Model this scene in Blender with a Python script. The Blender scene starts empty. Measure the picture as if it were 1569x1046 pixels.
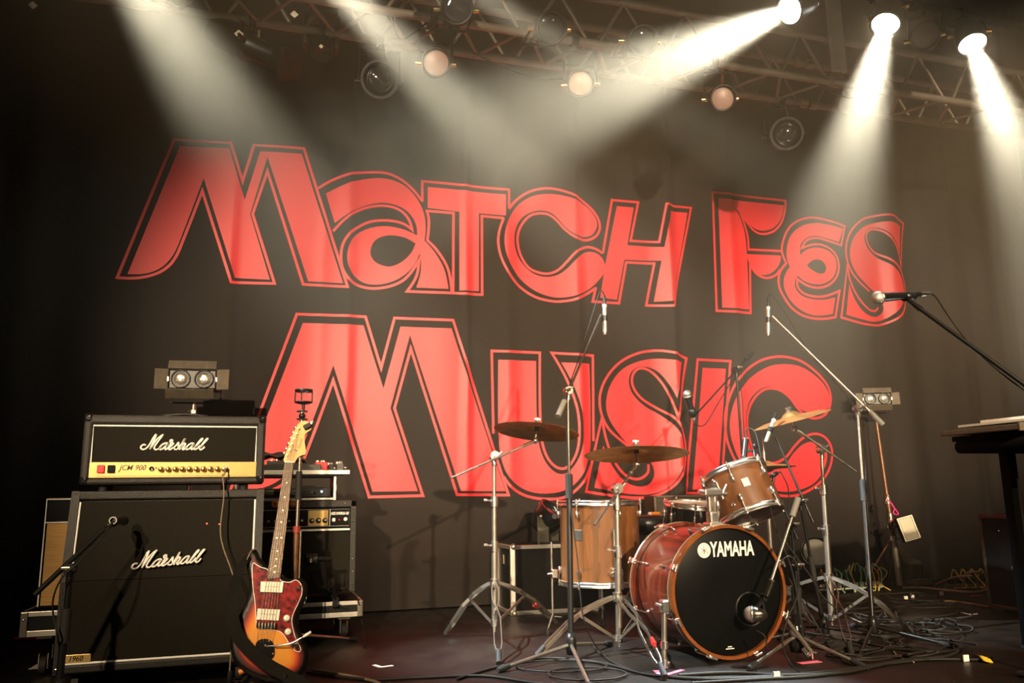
import bpy, bmesh, math, random
from mathutils import Vector, Matrix
from mathutils.geometry import tessellate_polygon

SC = bpy.context.scene
COL = SC.collection
random.seed(7)
V = Vector

# ------------------------------------------------------------------ camera
# A photographer in the pit, eyes 0.70 m above the stage floor; X runs along
# the back curtain, Y runs upstage towards it, Z is up.  Metres.
FPX, CX, CY = 1250.0, 784.5, 523.0
YAW, PITCH, ROLL = math.radians(17.3), math.radians(10.7), 0.015
EYE = V((0, 0, 0.70))
c_f = V((math.sin(YAW) * math.cos(PITCH), math.cos(YAW) * math.cos(PITCH), math.sin(PITCH)))
c_r0 = V((math.cos(YAW), -math.sin(YAW), 0))
c_u0 = c_r0.cross(c_f)
c_r = c_r0 * math.cos(ROLL) - c_u0 * math.sin(ROLL)
c_u = c_r.cross(c_f)
cam = bpy.data.cameras.new('camera')
cam.sensor_width = 36
cam.lens = 36 * FPX / 1569
cam.clip_start = 0.05
cam_o = bpy.data.objects.new('camera', cam)
COL.objects.link(cam_o)
cam_o.matrix_world = Matrix(((c_r.x, c_u.x, -c_f.x, EYE.x), (c_r.y, c_u.y, -c_f.y, EYE.y),
                             (c_r.z, c_u.z, -c_f.z, EYE.z), (0, 0, 0, 1)))
SC.camera = cam_o

# survey of the photograph: a sighting line, met with a plane of known depth or height
def ray(x, y): return c_f + c_r * ((x - CX) / FPX) - c_u * ((y - CY) / FPX)
def SY(x, y, Y): d = ray(x, y); return EYE + d * (Y / d.y)
def SZ(x, y, z=0.0): d = ray(x, y); return EYE + d * ((z - EYE.z) / d.z)

# ------------------------------------------------------------------ world, light, exposure
SC.view_settings.view_transform = 'Standard'
SC.view_settings.look = 'None'
SC.view_settings.exposure = 0.0
SC.view_settings.gamma = 1.0
SC.view_settings.use_curve_mapping = False
SC.cycles.use_denoising = True
SC.cycles.volume_bounces = 0
SC.cycles.max_bounces = 6
SC.cycles.transparent_max_bounces = 12
w = bpy.data.worlds.new('hall'); SC.world = w; w.use_nodes = True
w.node_tree.nodes['Background'].inputs[0].default_value = (0.9, 0.8, 0.65, 1)
w.node_tree.nodes['Background'].inputs[1].default_value = 0.004

def spot(name, loc, target, watt, size_deg, blend, radius, col):
    l = bpy.data.lights.new(name, 'SPOT')
    l.energy = watt; l.spot_size = math.radians(size_deg); l.spot_blend = blend
    l.shadow_soft_size = radius; l.color = col
    o = bpy.data.objects.new(name, l); COL.objects.link(o)
    o.location = loc
    o.rotation_euler = (V(target) - V(loc)).to_track_quat('-Z', 'Y').to_euler()
    return o
WARM = (1.0, 0.76, 0.48)
# front-of-house profiles over the audience (behind the camera)
spot('front_spot_a', (-2.9, -4.4, 3.2), (1.25, 5.2, 1.5), 4500, 25, 0.65, 0.07, WARM)
spot('front_spot_b', (1.6, -4.4, 3.3), (2.5, 5.2, 1.0), 5000, 29, 0.45, 0.07, WARM)
spot('front_spot_c', (-2.4, -2.4, 4.1), (0.0, 3.4, 0.45), 1700, 20, 0.8, 0.09, WARM)
spot('front_spot_d', (4.2, -3.6, 3.8), (2.5, 3.6, 0.5), 1000, 24, 0.8, 0.07, WARM)
spot('front_spot_e', (3.9, -4.2, 3.5), (4.9, 5.2, 1.9), 4800, 23, 0.8, 0.07, WARM)

# ------------------------------------------------------------------ materials
MATS = {}
def mat(name, col, rough=0.5, metal=0.0, var=0.0, scale=8.0, bump=0.0, bscale=60.0, emit=None, estr=0.0,
        coat=0.0, sheen=0.0, stretch=(1, 1, 1), trans=0.0, spec=None):
    if name in MATS: return MATS[name]
    m = bpy.data.materials.new(name); m.use_nodes = True
    nt = m.node_tree; b = nt.nodes['Principled BSDF']
    b.inputs['Base Color'].default_value = (*col, 1)
    b.inputs['Roughness'].default_value = rough
    b.inputs['Metallic'].default_value = metal
    b.inputs['Coat Weight'].default_value = coat
    b.inputs['Sheen Weight'].default_value = sheen
    b.inputs['Transmission Weight'].default_value = trans
    if spec is not None: b.inputs['Specular IOR Level'].default_value = spec
    if emit:
        b.inputs['Emission Color'].default_value = (*emit, 1); b.inputs['Emission Strength'].default_value = estr
    tc = nt.nodes.new('ShaderNodeTexCoord'); mp = nt.nodes.new('ShaderNodeMapping')
    mp.inputs['Scale'].default_value = stretch
    nt.links.new(tc.outputs['Object'], mp.inputs['Vector'])
    if var:
        n = nt.nodes.new('ShaderNodeTexNoise'); n.inputs['Scale'].default_value = scale; n.inputs['Detail'].default_value = 5
        r = nt.nodes.new('ShaderNodeValToRGB')
        r.color_ramp.elements[0].position = 0.3; r.color_ramp.elements[1].position = 0.7
        r.color_ramp.elements[0].color = (*[max(0, c * (1 - var)) for c in col], 1)
        r.color_ramp.elements[1].color = (*[min(1, c * (1 + var)) for c in col], 1)
        nt.links.new(mp.outputs[0], n.inputs['Vector']); nt.links.new(n.outputs['Fac'], r.inputs['Fac'])
        nt.links.new(r.outputs['Color'], b.inputs['Base Color'])
    if bump:
        n2 = nt.nodes.new('ShaderNodeTexNoise'); n2.inputs['Scale'].default_value = bscale; n2.inputs['Detail'].default_value = 3
        bp = nt.nodes.new('ShaderNodeBump'); bp.inputs['Strength'].default_value = bump; bp.inputs['Distance'].default_value = 0.002
        nt.links.new(mp.outputs[0], n2.inputs['Vector']); nt.links.new(n2.outputs['Fac'], bp.inputs['Height'])
        nt.links.new(bp.outputs['Normal'], b.inputs['Normal'])
    MATS[name] = m
    return m

CHROME = mat('chrome', (0.82, 0.78, 0.72), 0.26, 1.0, bump=0.05, bscale=30)
STEEL = mat('worn_steel', (0.42, 0.37, 0.30), 0.34, 0.95, var=0.12, scale=20)
ALU = mat('aluminium_edge', (0.66, 0.62, 0.56), 0.42, 0.85, var=0.12, scale=14)
BLK = mat('black_metal', (0.007, 0.0065, 0.006), 0.36, 0.0, var=0.2, scale=20, spec=0.35)
BLKGLOSS = mat('black_gloss', (0.008, 0.008, 0.008), 0.16, 0.0)
MIRROR = mat('mirror_chrome', (0.70, 0.66, 0.60), 0.07, 1.0)
RUBBER = mat('black_rubber', (0.010, 0.009, 0.008), 0.75, 0.0, bump=0.2, bscale=80)
TOLEX = mat('black_tolex', (0.012, 0.010, 0.0075), 0.5, 0.0, var=0.25, scale=60, bump=0.9, bscale=260, spec=0.4)
GRILLE = mat('black_grille_cloth', (0.0085, 0.0068, 0.0038), 0.85, 0.0, var=0.3, scale=180, bump=0.5, bscale=420, spec=0.2)
WHITE = mat('white_plastic', (0.80, 0.77, 0.70), 0.4)
PIPING = mat('white_piping', (0.82, 0.80, 0.74), 0.45)
GOLD = mat('gold_panel', (0.62, 0.42, 0.15), 0.34, 0.55, var=0.06, scale=30)
BRASS = mat('brass_knob', (0.80, 0.58, 0.24), 0.25, 1.0)
CASEPLY = mat('case_laminate', (0.005, 0.0045, 0.004), 0.5, 0.0, var=0.3, scale=12, spec=0.25)
CABLE = mat('black_cable', (0.012, 0.010, 0.0075), 0.6, spec=0.25)
MATTE = mat('matte_black', (0.0035, 0.003, 0.0028), 0.8, spec=0.1)
CABLE_W = mat('tan_cable', (0.16, 0.12, 0.08), 0.5)
RUST = mat('brown_pole', (0.16, 0.075, 0.035), 0.4, 0.4, var=0.3, scale=30)
RED = mat('red_plastic', (0.60, 0.012, 0.014), 0.35)
TAPE_W = mat('white_tape', (0.78, 0.74, 0.66), 0.6)
TAPE_P = mat('pink_tape', (0.75, 0.13, 0.22), 0.6)
TAPE_Y = mat('yellow_tape', (0.80, 0.52, 0.03), 0.6)
TAPE_R = mat('red_tape', (0.70, 0.02, 0.015), 0.6)

# ------------------------------------------------------------------ mesh helpers
def perp(a):
    a = V(a).normalized()
    h = V((0, 0, 1)) if abs(a.z) < 0.9 else V((1, 0, 0))
    u = a.cross(h).normalized()
    return u, a.cross(u)

class MB:
    def __init__(s): s.v = []; s.f = []; s.sm = []
    def add(s, vs, fs, smooth=False):
        o = len(s.v); s.v += [V(p) for p in vs]
        s.f += [tuple(i + o for i in f) for f in fs]; s.sm += [smooth] * len(fs)
        return s
    def box(s, c, d, b=0.0, R=None):
        """box of size d at c, edges chamfered by b"""
        c = V(c); x, y, z = (k / 2 for k in d)
        R = R or Matrix.Identity(3)
        if b <= 0:
            vs = [V((i * x, j * y, k * z)) for i in (-1, 1) for j in (-1, 1) for k in (-1, 1)]
            fs = [(0, 1, 3, 2), (4, 6, 7, 5), (0, 4, 5, 1), (2, 3, 7, 6), (0, 2, 6, 4), (1, 5, 7, 3)]
            return s.add([c + R @ p for p in vs], fs)
        bm = bmesh.new(); bmesh.ops.create_cube(bm, size=1)
        for p in bm.verts: p.co = V((p.co.x * 2 * x, p.co.y * 2 * y, p.co.z * 2 * z))
        bmesh.ops.bevel(bm, geom=bm.edges[:], offset=b, segments=2, affect='EDGES', profile=0.5)
        bm.verts.index_update()
        s.add([c + R @ p.co for p in bm.verts], [[q.index for q in f.verts] for f in bm.faces], False)
        bm.free(); return s
    def cyl(s, p0, p1, r0, r1=None, n=12, caps=True):
        p0, p1 = V(p0), V(p1); r1 = r0 if r1 is None else r1
        u, w_ = perp(p1 - p0)
        ring = lambda p, r: [p + (u * math.cos(2 * math.pi * i / n) + w_ * math.sin(2 * math.pi * i / n)) * r for i in range(n)]
        a, b = ring(p0, r0), ring(p1, r1)
        s.add(a + b, [(i, (i + 1) % n, n + (i + 1) % n, n + i) for i in range(n)], True)
        if caps:
            s.add(a, [tuple(range(n))[::-1]]); s.add(b, [tuple(range(n))])
        return s
    def tube(s, pts, r, n=8, closed=False):
        pts = [V(p) for p in pts]; m = len(pts)
        rs = r if isinstance(r, (list, tuple)) else [r] * m
        tang = []
        for i in range(m):
            a = pts[i - 1] if (i or closed) else pts[0]; b = pts[(i + 1) % m] if (i < m - 1 or closed) else pts[-1]
            t = (b - a); tang.append(t.normalized() if t.length > 1e-9 else V((0, 0, 1)))
        u, w_ = perp(tang[0]); vs = []
        for i in range(m):
            u = (u - tang[i] * u.dot(tang[i])).normalized(); w_ = tang[i].cross(u)
            vs += [pts[i] + (u * math.cos(2 * math.pi * k / n) + w_ * math.sin(2 * math.pi * k / n)) * rs[i] for k in range(n)]
        fs = []
        for i in range(m if closed else m - 1):
            j = (i + 1) % m
            fs += [(i * n + k, i * n + (k + 1) % n, j * n + (k + 1) % n, j * n + k) for k in range(n)]
        s.add(vs, fs, True)
        if not closed:
            s.add(vs[:n], [tuple(range(n))[::-1]]); s.add(vs[-n:], [tuple(range(n))])
        return s
    def lathe(s, prof, o=(0, 0, 0), axis=(0, 0, 1), n=32, smooth=True, a0=0.0, a1=2 * math.pi):
        """prof: list of (radius, height) along axis; a repeated point makes a hard edge"""
        o = V(o); ax = V(axis).normalized(); u, w_ = perp(ax)
        full = abs(a1 - a0 - 2 * math.pi) < 1e-6
        segs = []; cur = [prof[0]]
        for p in prof[1:]:
            if p == cur[-1]: segs.append(cur); cur = [p]
            else: cur.append(p)
        segs.append(cur)
        k = n if full else n + 1
        for sg in segs:
            if len(sg) < 2: continue
            vs = []
            for (r, h) in sg:
                for i in range(k):
                    t = a0 + (a1 - a0) * i / n
                    vs.append(o + ax * h + (u * math.cos(t) + w_ * math.sin(t)) * max(r, 1e-5))
            fs = []
            for j in range(len(sg) - 1):
                for i in range(n):
                    i2 = (i + 1) % k
                    fs.append((j * k + i, j * k + i2, (j + 1) * k + i2, (j + 1) * k + i))
            s.add(vs, fs, smooth)
        return s
    def ball(s, c, r, nu=16, nv=10, sc=(1, 1, 1), R=None):
        c = V(c); R = R or Matrix.Identity(3); vs = []; fs = []
        for j in range(nv + 1):
            t = math.pi * j / nv
            for i in range(nu):
                p = 2 * math.pi * i / nu
                vs.append(c + R @ V((r * sc[0] * math.sin(t) * math.cos(p), r * sc[1] * math.sin(t) * math.sin(p), r * sc[2] * math.cos(t))))
        for j in range(nv):
            for i in range(nu):
                fs.append((j * nu + i, (j + 1) * nu + i, (j + 1) * nu + (i + 1) % nu, j * nu + (i + 1) % nu))
        return s.add(vs, fs, True)
    def prism(s, loops, o, ux, uy, t, smooth_side=True):
        """2-D loops (first outer, rest holes) in frame o,ux,uy, thickness t along ux x uy (front at +t)"""
        o, ux, uy = V(o), V(ux), V(uy); nn = ux.cross(uy).normalized()
        loops = [[V((p[0], p[1], 0)) for p in lp] for lp in loops]
        flat = [p for lp in loops for p in lp]
        tris = tessellate_polygon(loops)
        T = lambda p, h: o + ux * p.x + uy * p.y + nn * h
        fr = [T(p, t) for p in flat]; bk = [T(p, 0) for p in flat]
        def orient(tri, up):
            a, b, c = (flat[i] for i in tri)
            z = (b - a).cross(c - a).z
            return tri if (z > 0) == up else tri[::-1]
        s.add(fr, [orient(tr, True) for tr in tris]); 
        if t:
            s.add(bk, [orient(tr, False) for tr in tris])
            k = 0
            for lp in loops:
                m = len(lp)
                s.add(fr[k:k + m] + bk[k:k + m], [(i, (i + 1) % m, m + (i + 1) % m, m + i) for i in range(m)], smooth_side)
                k += m
        return s
    def strip(s, pts, wv, t=0.0):
        """flat band along pts, wv = half-width vector(s); t = thickness along band normal"""
        pts = [V(p) for p in pts]; m = len(pts)
        ws = [V(q) for q in wv] if isinstance(wv, list) else [V(wv)] * m
        L = [pts[i] - ws[i] for i in range(m)]; Rr = [pts[i] + ws[i] for i in range(m)]
        if t:
            ns = []
            for i in range(m):
                d = pts[min(i + 1, m - 1)] - pts[max(i - 1, 0)]
                ns.append(d.cross(ws[i]).normalized() * t)
            vs = L + Rr + [L[i] + ns[i] for i in range(m)] + [Rr[i] + ns[i] for i in range(m)]
            fs = []
            for i in range(m - 1):
                fs += [(i, m + i, m + i + 1, i + 1), (2 * m + i, 2 * m + i + 1, 3 * m + i + 1, 3 * m + i),
                       (i, i + 1, 2 * m + i + 1, 2 * m + i), (m + i, 3 * m + i, 3 * m + i + 1, m + i + 1)]
            fs += [(0, 2 * m, 3 * m, m), (m - 1, 2 * m - 1, 4 * m - 1, 3 * m - 1)]
            return s.add(vs, fs, False)
        return s.add(L + Rr, [(i, m + i, m + i + 1, i + 1) for i in range(m - 1)], True)
    def shift(s, d):
        d = V(d); s.v = [p + d for p in s.v]; return s
    def xf(s, M):
        s.v = [M @ p for p in s.v]; return s
    def join(s, o):
        k = len(s.v); s.v += o.v; s.f += [tuple(i + k for i in f) for f in o.f]; s.sm += o.sm; return s

def mesh_of(mb, m, name):
    me = bpy.data.meshes.new(name)
    me.from_pydata([tuple(p) for p in mb.v], [], mb.f)
    me.polygons.foreach_set('use_smooth', mb.sm)
    me.materials.append(m); me.update()
    return me

def link(name, data, parent=None):
    o = bpy.data.objects.new(name, data); COL.objects.link(o)
    if parent is not None: o.parent = parent
    return o
def tag(o, label=None, cat=None, group=None, kind=None):
    if label: o['label'] = label
    if cat: o['category'] = cat
    if group: o['group'] = group
    if kind: o['kind'] = kind
    return o
def thing(name, label, cat, loc=(0, 0, 0), rot=(0, 0, 0), group=None):
    o = link(name, None); o.location = loc; o.rotation_euler = rot
    o.empty_display_size = 0.1
    return tag(o, label, cat, group)
def root_of(o):
    while o.parent: o = o.parent
    return o
def part(name, mb, m, parent=None, world=False, label=None):
    """one mesh; world=True: coordinates are stage coordinates, re-expressed under an unrotated parent"""
    if world and parent is not None: mb.shift(-V(root_of(parent).location))
    o = link(name, mesh_of(mb, m, name), parent)
    if label: o['label'] = label
    return o
def solo(name, mb, m, label, cat, base, group=None):
    """a thing that is one mesh, its origin at base, mesh given in stage coordinates"""
    mb.shift(-V(base)); o = link(name, mesh_of(mb, m, name)); o.location = base
    return tag(o, label, cat, group)
def text_mb(txt, size, extr=0.0005, bold=0.0, sx=1.0, shear=0.0, align='CENTER', space=1.0):
    """lettering as a mesh in its own XY plane"""
    c = bpy.data.curves.new('lettering', 'FONT'); c.body = txt; c.size = size; c.extrude = extr
    c.offset = bold; c.shear = shear; c.align_x = align; c.align_y = 'CENTER'; c.space_character = space
    c.resolution_u = 3
    o = bpy.data.objects.new('lettering', c); COL.objects.link(o)
    bpy.context.view_layer.update()
    me = bpy.data.meshes.new_from_object(o.evaluated_get(bpy.context.evaluated_depsgraph_get()))
    mb = MB(); mb.add([V((p.co.x * sx, p.co.y, p.co.z)) for p in me.vertices], [tuple(f.vertices) for f in me.polygons])
    bpy.data.objects.remove(o); bpy.data.meshes.remove(me); bpy.data.curves.remove(c)
    return mb
FRONT = Matrix(((1, 0, 0), (0, 0, -1), (0, 1, 0))).to_4x4()   # XY plane -> faces -Y, upright
def cat_rom(pts, n=6, closed=False):
    """pts: (x, y) corner or (x, y, 1) smooth; returns a dense list of 2-D points"""
    m = len(pts); P = [V((p[0], p[1])) for p in pts]; S = [len(p) > 2 and p[2] for p in pts]
    out = []
    rng = range(m) if closed else range(m - 1)
    for i in rng:
        a, b = i, (i + 1) % m
        out.append(P[a])
        if not S[a] and not S[b]: continue
        d = P[b] - P[a]
        def tan(k):
            pr, nx = P[(k - 1) % m], P[(k + 1) % m]
            if not closed and k == 0: pr = P[0]
            if not closed and k == m - 1: nx = P[-1]
            l1, l2 = (P[k] - pr).length, (nx - P[k]).length
            t = (nx - pr)
            return t.normalized() * d.length if t.length > 1e-9 else d
        ta = tan(a) if S[a] else None; tb = tan(b) if S[b] else None
        if ta is None: ta = d * 1.5 - tb * 0.5
        if tb is None: tb = d * 1.5 - ta * 0.5
        for k in range(1, n):
            t = k / n
            h1 = 2 * t ** 3 - 3 * t ** 2 + 1; h2 = t ** 3 - 2 * t ** 2 + t; h3 = -2 * t ** 3 + 3 * t ** 2; h4 = t ** 3 - t ** 2
            out.append(P[a] * h1 + ta * h2 + P[b] * h3 + tb * h4)
    if not closed: out.append(P[-1])
    return out
def curve3(pts, n=6):
    """smooth 3-D polyline through pts"""
    P = [V(p) for p in pts]; m = len(P); out = []
    for i in range(m - 1):
        p0, p1, p2, p3 = P[max(i - 1, 0)], P[i], P[i + 1], P[min(i + 2, m - 1)]
        for k in range(n):
            t = k / n
            out.append(0.5 * ((2 * p1) + (p2 - p0) * t + (2 * p0 - 5 * p1 + 4 * p2 - p3) * t * t + (3 * p1 - p0 - 3 * p2 + p3) * t ** 3))
    out.append(P[-1]); return out
def rotm(frm, to): return V(frm).rotation_difference(V(to)).to_matrix()
# ------------------------------------------------------------------ the setting
YC = 5.27                      # back curtain
floor_m = mat('stage_floor', (0.0065, 0.004, 0.0024), 0.42, 0.0, var=0.7, scale=7.0, bump=0.3, bscale=40, spec=0.32)
nt = floor_m.node_tree; bs = nt.nodes['Principled BSDF']
n = nt.nodes.new('ShaderNodeTexNoise'); n.inputs['Scale'].default_value = 2.3; n.inputs['Detail'].default_value = 8
r = nt.nodes.new('ShaderNodeMapRange'); r.inputs[1].default_value = .35; r.inputs[2].default_value = .7
r.inputs[3].default_value = .40; r.inputs[4].default_value = .72
nt.links.new(n.outputs['Fac'], r.inputs[0]); nt.links.new(r.outputs[0], bs.inputs['Roughness'])
hallblack = mat('hall_black', (0.008, 0.008, 0.008), 0.9, var=0.3, scale=4)
fl = part('floor', MB().box((2.5, 3.2, -0.05), (13, 5.4, 0.1)), floor_m); tag(fl, kind='structure')
wb = part('wall_back', MB().box((2.5, 5.95, 2.65), (13, 0.1, 5.5)), hallblack); tag(wb, kind='structure')
ce = part('ceiling', MB().box((2.5, 3.2, 5.45), (13, 5.4, 0.1)), hallblack); tag(ce, kind='structure')
wl = part('wall_left', MB().box((-4.05, 3.2, 2.65), (0.1, 5.4, 5.5)), hallblack); tag(wl, kind='structure')
wr = part('wall_right', MB().box((9.05, 3.2, 2.65), (0.1, 5.4, 5.5)), hallblack); tag(wr, kind='structure')

# ---- curtain with soft folds, and the printed red lettering that follows them
def saw(x, c, wl_, wr_, a):
    if x <= c: return a * max(0.0, 1 - (c - x) / wl_) ** 1.6
    return a * max(0.0, 1 - (x - c) / wr_) ** 1.6
def fold(x):
    """how far the cloth stands forward of its mean plane at x"""
    e = 0.5 * (1 + math.tanh((x - 4.75) / 0.35))
    e2 = 0.5 * (1 + math.tanh((-1.15 - x) / 0.3))
    big = 0.010 * math.sin(2.3 * x + 0.6) + 0.0035 * math.sin(6.1 * x + 1.0) + 0.0015 * math.sin(17 * x)
    big += saw(x, 2.88, 0.20, 0.07, 0.046) + saw(x, 1.323, 0.07, 0.04, 0.014) + saw(x, 2.145, 0.20, 0.06, 0.019)
    big += saw(x, -0.207, 0.10, 0.05, 0.011) + saw(x, 0.53, 0.16, 0.06, 0.016) + saw(x, 3.42, 0.2, 0.07, 0.018) + saw(x, 1.62, 0.1, 0.10, 0.009) + saw(x, 0.36, 0.08, 0.08, 0.006)
    deep = 0.026 * math.sin(13 * x) + 0.017 * math.sin(23 * x + 1.3 * math.sin(3 * x)) + 0.012 * math.sin(7.1 * x)
    return big + (e + e2) * deep
STEP = 0.02
cloth_m = mat('black_backdrop_cloth', (0.011, 0.0046, 0.002), 0.8, 0.0, var=0.12, scale=6, sheen=0.05, bump=0.3, bscale=500)
red_m = mat('printed_red', (0.82, 0.022, 0.032), 0.42, 0.0, var=0.04, scale=4, sheen=0.05, bump=0.25, bscale=500)
cb = MB(); xs = [-4.0 + STEP * i for i in range(int(13 / STEP) + 1)]
zs = [0.015, 0.8, 1.6, 2.4, 3.2, 4.0, 4.8, 5.35]
for x in xs:
    for z in zs: cb.v.append(V((x, YC - fold(x), z)))
kz = len(zs)
for i in range(len(xs) - 1):
    for j in range(kz - 1):
        cb.f.append((i * kz + j, (i + 1) * kz + j, (i + 1) * kz + j + 1, i * kz + j + 1)); cb.sm.append(True)
curtain = solo('backdrop_curtain', cb, cloth_m, 'black stage backdrop curtain printed with big red outlined lettering', 'curtain', (2.5, YC, 0.0))
sol = curtain.modifiers.new('cloth_thickness', 'SOLIDIFY'); sol.thickness = 0.004; sol.offset = -1

def on_cloth(name, bm, off, parent):
    """cut a flat XZ mesh on the curtain's own columns and lay it on the folds"""
    xs_ = [p.co.x for p in bm.verts]; lo, hi = min(xs_), max(xs_)
    k = math.ceil((lo + 4.0) / STEP)
    while -4.0 + k * STEP < hi:
        g = bm.verts[:] + bm.edges[:] + bm.faces[:]
        bmesh.ops.bisect_plane(bm, geom=g, dist=1e-5, plane_co=(-4.0 + k * STEP, 0, 0), plane_no=(1, 0, 0))
        k += 1
    for f in bm.faces:
        f.normal_update()
        if f.normal.y > 0: f.normal_flip()
        f.smooth = True
    for p in bm.verts:
        p.co.y = YC - fold(p.co.x) - off
        p.co -= V((2.5, YC, 0.0))
    me = bpy.data.meshes.new(name); bm.to_mesh(me); bm.free(); me.materials.append(red_m)
    return link(name, me, parent)
class ZM:
    """maps points read on an enlarged crop of the photograph to the curtain plane"""
    def __init__(s, ox, oy, k): s.o = (ox, oy, k)
    def __call__(s, p):
        q = SY(s.o[0] + p[0] / s.o[2], s.o[1] + p[1] / s.o[2], YC - 0.02); return V((q.x, q.z))
def fill(name, z, loops):
    LP = [[z(p) for p in cat_rom(l, 6, True)] for l in loops]
    flat = [p for l in LP for p in l]
    bm = bmesh.new(); vs = [bm.verts.new((p.x, 0, p.y)) for p in flat]
    for t in tessellate_polygon([[V((p.x, p.y, 0)) for p in l] for l in LP]):
        try: bm.faces.new([vs[i] for i in t])
        except ValueError: pass
    return on_cloth(name, bm, 0.004, curtain)
SW = 0.0088                      # half width of the printed outline
def outline(parent, z, lines):
    bm = bmesh.new()
    for ln in lines:
        closed = ln[0] == 'o'
        pts = [z(p) for p in cat_rom(ln[1:], 6, closed)]
        q = [pts[0]]
        for p in pts[1:]:
            if (p - q[-1]).length > 1e-4: q.append(p)
        m = len(q); L, R = [], []
        for i in range(m):
            a = q[i - 1] if (i or closed) else None; b = q[(i + 1) % m] if (i < m - 1 or closed) else None
            d1 = (q[i] - a).normalized() if a is not None else (b - q[i]).normalized()
            d2 = (b - q[i]).normalized() if b is not None else d1
            n1, n2 = V((-d1.y, d1.x)), V((-d2.y, d2.x)); nn = n1 + n2
            nn = nn.normalized() if nn.length > 1e-6 else n1
            k = 1 / max(0.22, nn.dot(n1))
            L.append(q[i] + nn * SW * k); R.append(q[i] - nn * SW * k)
        vl = [bm.verts.new((p.x, 0, p.y)) for p in L]; vr = [bm.verts.new((p.x, 0, p.y)) for p in R]
        for i in range(m if closed else m - 1):
            j = (i + 1) % m
            bm.faces.new((vl[i], vr[i], vr[j], vl[j]))
    o = on_cloth('outline', bm, 0.0046, parent)
    return o
Z2, Z3, Z4, Z5 = ZM(160, 190, 3.875), ZM(480, 240, 4.547), ZM(750, 260, 4.5485), ZM(1070, 270, 4.357)
Z6, Z7, Z8 = ZM(380, 460, 3.27), ZM(740, 510, 3.875), ZM(1000, 510, 3.875)
# upper line
L = fill('letter_m', Z2, [[(447, 120), (740, 138), (833, 445), (925, 157), (1172, 175), (1417, 945), (1210, 932), (968, 190), (865, 530), (982, 922),
    (775, 910), (588, 312), (455, 660, 1), (410, 762, 1), (345, 838, 1), (250, 880, 1), (133, 885)]])
outline(L, Z2, [['o', (412, 82), (750, 106), (820, 335), (888, 120), (1185, 143), (1443, 966), (1180, 950), (968, 277), (880, 530), (1010, 945), (752, 936), (580, 390),
    (462, 690, 1), (425, 775, 1), (380, 835, 1), (310, 880, 1), (200, 907, 1), (72, 906)]])
L = fill('letter_a', Z3, [[(88, 255), (190, 205, 1), (300, 165, 1), (430, 145, 1), (540, 155, 1), (640, 200, 1), (720, 282, 1), (768, 375, 1), (785, 470, 1), (777, 580),
    (850, 665, 1), (915, 780, 1), (945, 917), (720, 908), (752, 790, 1), (745, 668), (690, 770, 1), (600, 845, 1), (480, 885, 1), (370, 880, 1), (290, 832, 1),
    (245, 755, 1), (238, 665, 1), (280, 562, 1), (370, 502, 1), (490, 480, 1), (620, 500, 1), (726, 545), (718, 470, 1), (680, 400, 1), (620, 352, 1), (520, 320, 1),
    (430, 322, 1), (330, 350, 1), (230, 405, 1), (150, 462)],
    [(400, 650, 1), (430, 582, 1), (500, 548, 1), (570, 546, 1), (645, 562, 1), (715, 600), (680, 672, 1), (610, 735, 1), (530, 762, 1), (450, 740, 1), (410, 700, 1)]])
outline(L, Z3, [['l', (35, 218), (150, 155, 1), (280, 115, 1), (410, 104, 1), (520, 113, 1), (620, 160, 1), (700, 228, 1), (757, 300)],
    ['l', (138, 518), (220, 435, 1), (320, 370, 1), (430, 340, 1), (530, 342, 1), (610, 372, 1), (665, 430, 1), (690, 505), (620, 460, 1), (500, 440, 1), (380, 455, 1),
     (270, 520, 1), (210, 600, 1), (193, 690, 1), (205, 780, 1), (260, 862, 1), (340, 903, 1), (440, 914, 1), (560, 892, 1), (650, 840, 1), (738, 720), (720, 830, 1), (655, 935), (948, 945)],
    ['l', (795, 372), (808, 450, 1), (797, 577), (870, 655, 1), (940, 775, 1), (968, 935)]])
L = fill('letter_t', Z3, [[(800, 205), (1348, 255), (1348, 402), (1160, 385), (1160, 930), (1022, 928), (1022, 378), (800, 352)]])
outline(L, Z3, [['l', (762, 310), (762, 166), (1370, 222), (1370, 350)], ['l', (785, 372), (980, 388), (978, 946), (1183, 955), (1181, 405), (1335, 420)], ['l', (940, 945), (985, 946)]])
L = fill('letter_c', Z4, [[(753, 395, 1), (750, 345, 1), (700, 270, 1), (610, 207, 1), (500, 170, 1), (400, 160, 1), (300, 178, 1), (210, 235, 1), (145, 330, 1), (112, 450, 1), (120, 560, 1), (160, 660, 1),
    (230, 760, 1), (330, 838, 1), (440, 880, 1), (520, 886, 1), (620, 868, 1), (720, 812, 1), (808, 715), (812, 660), (790, 610, 1), (750, 577, 1), (700, 567, 1), (650, 585, 1), (600, 630, 1),
    (540, 690, 1), (480, 728, 1), (400, 740, 1), (320, 718, 1), (250, 660, 1), (200, 580, 1), (181, 480, 1), (195, 390, 1), (240, 320, 1), (310, 283, 1), (370, 275, 1), (430, 290, 1),
    (480, 330, 1), (540, 400, 1), (600, 445, 1), (660, 463, 1), (720, 448, 1)]])
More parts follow.
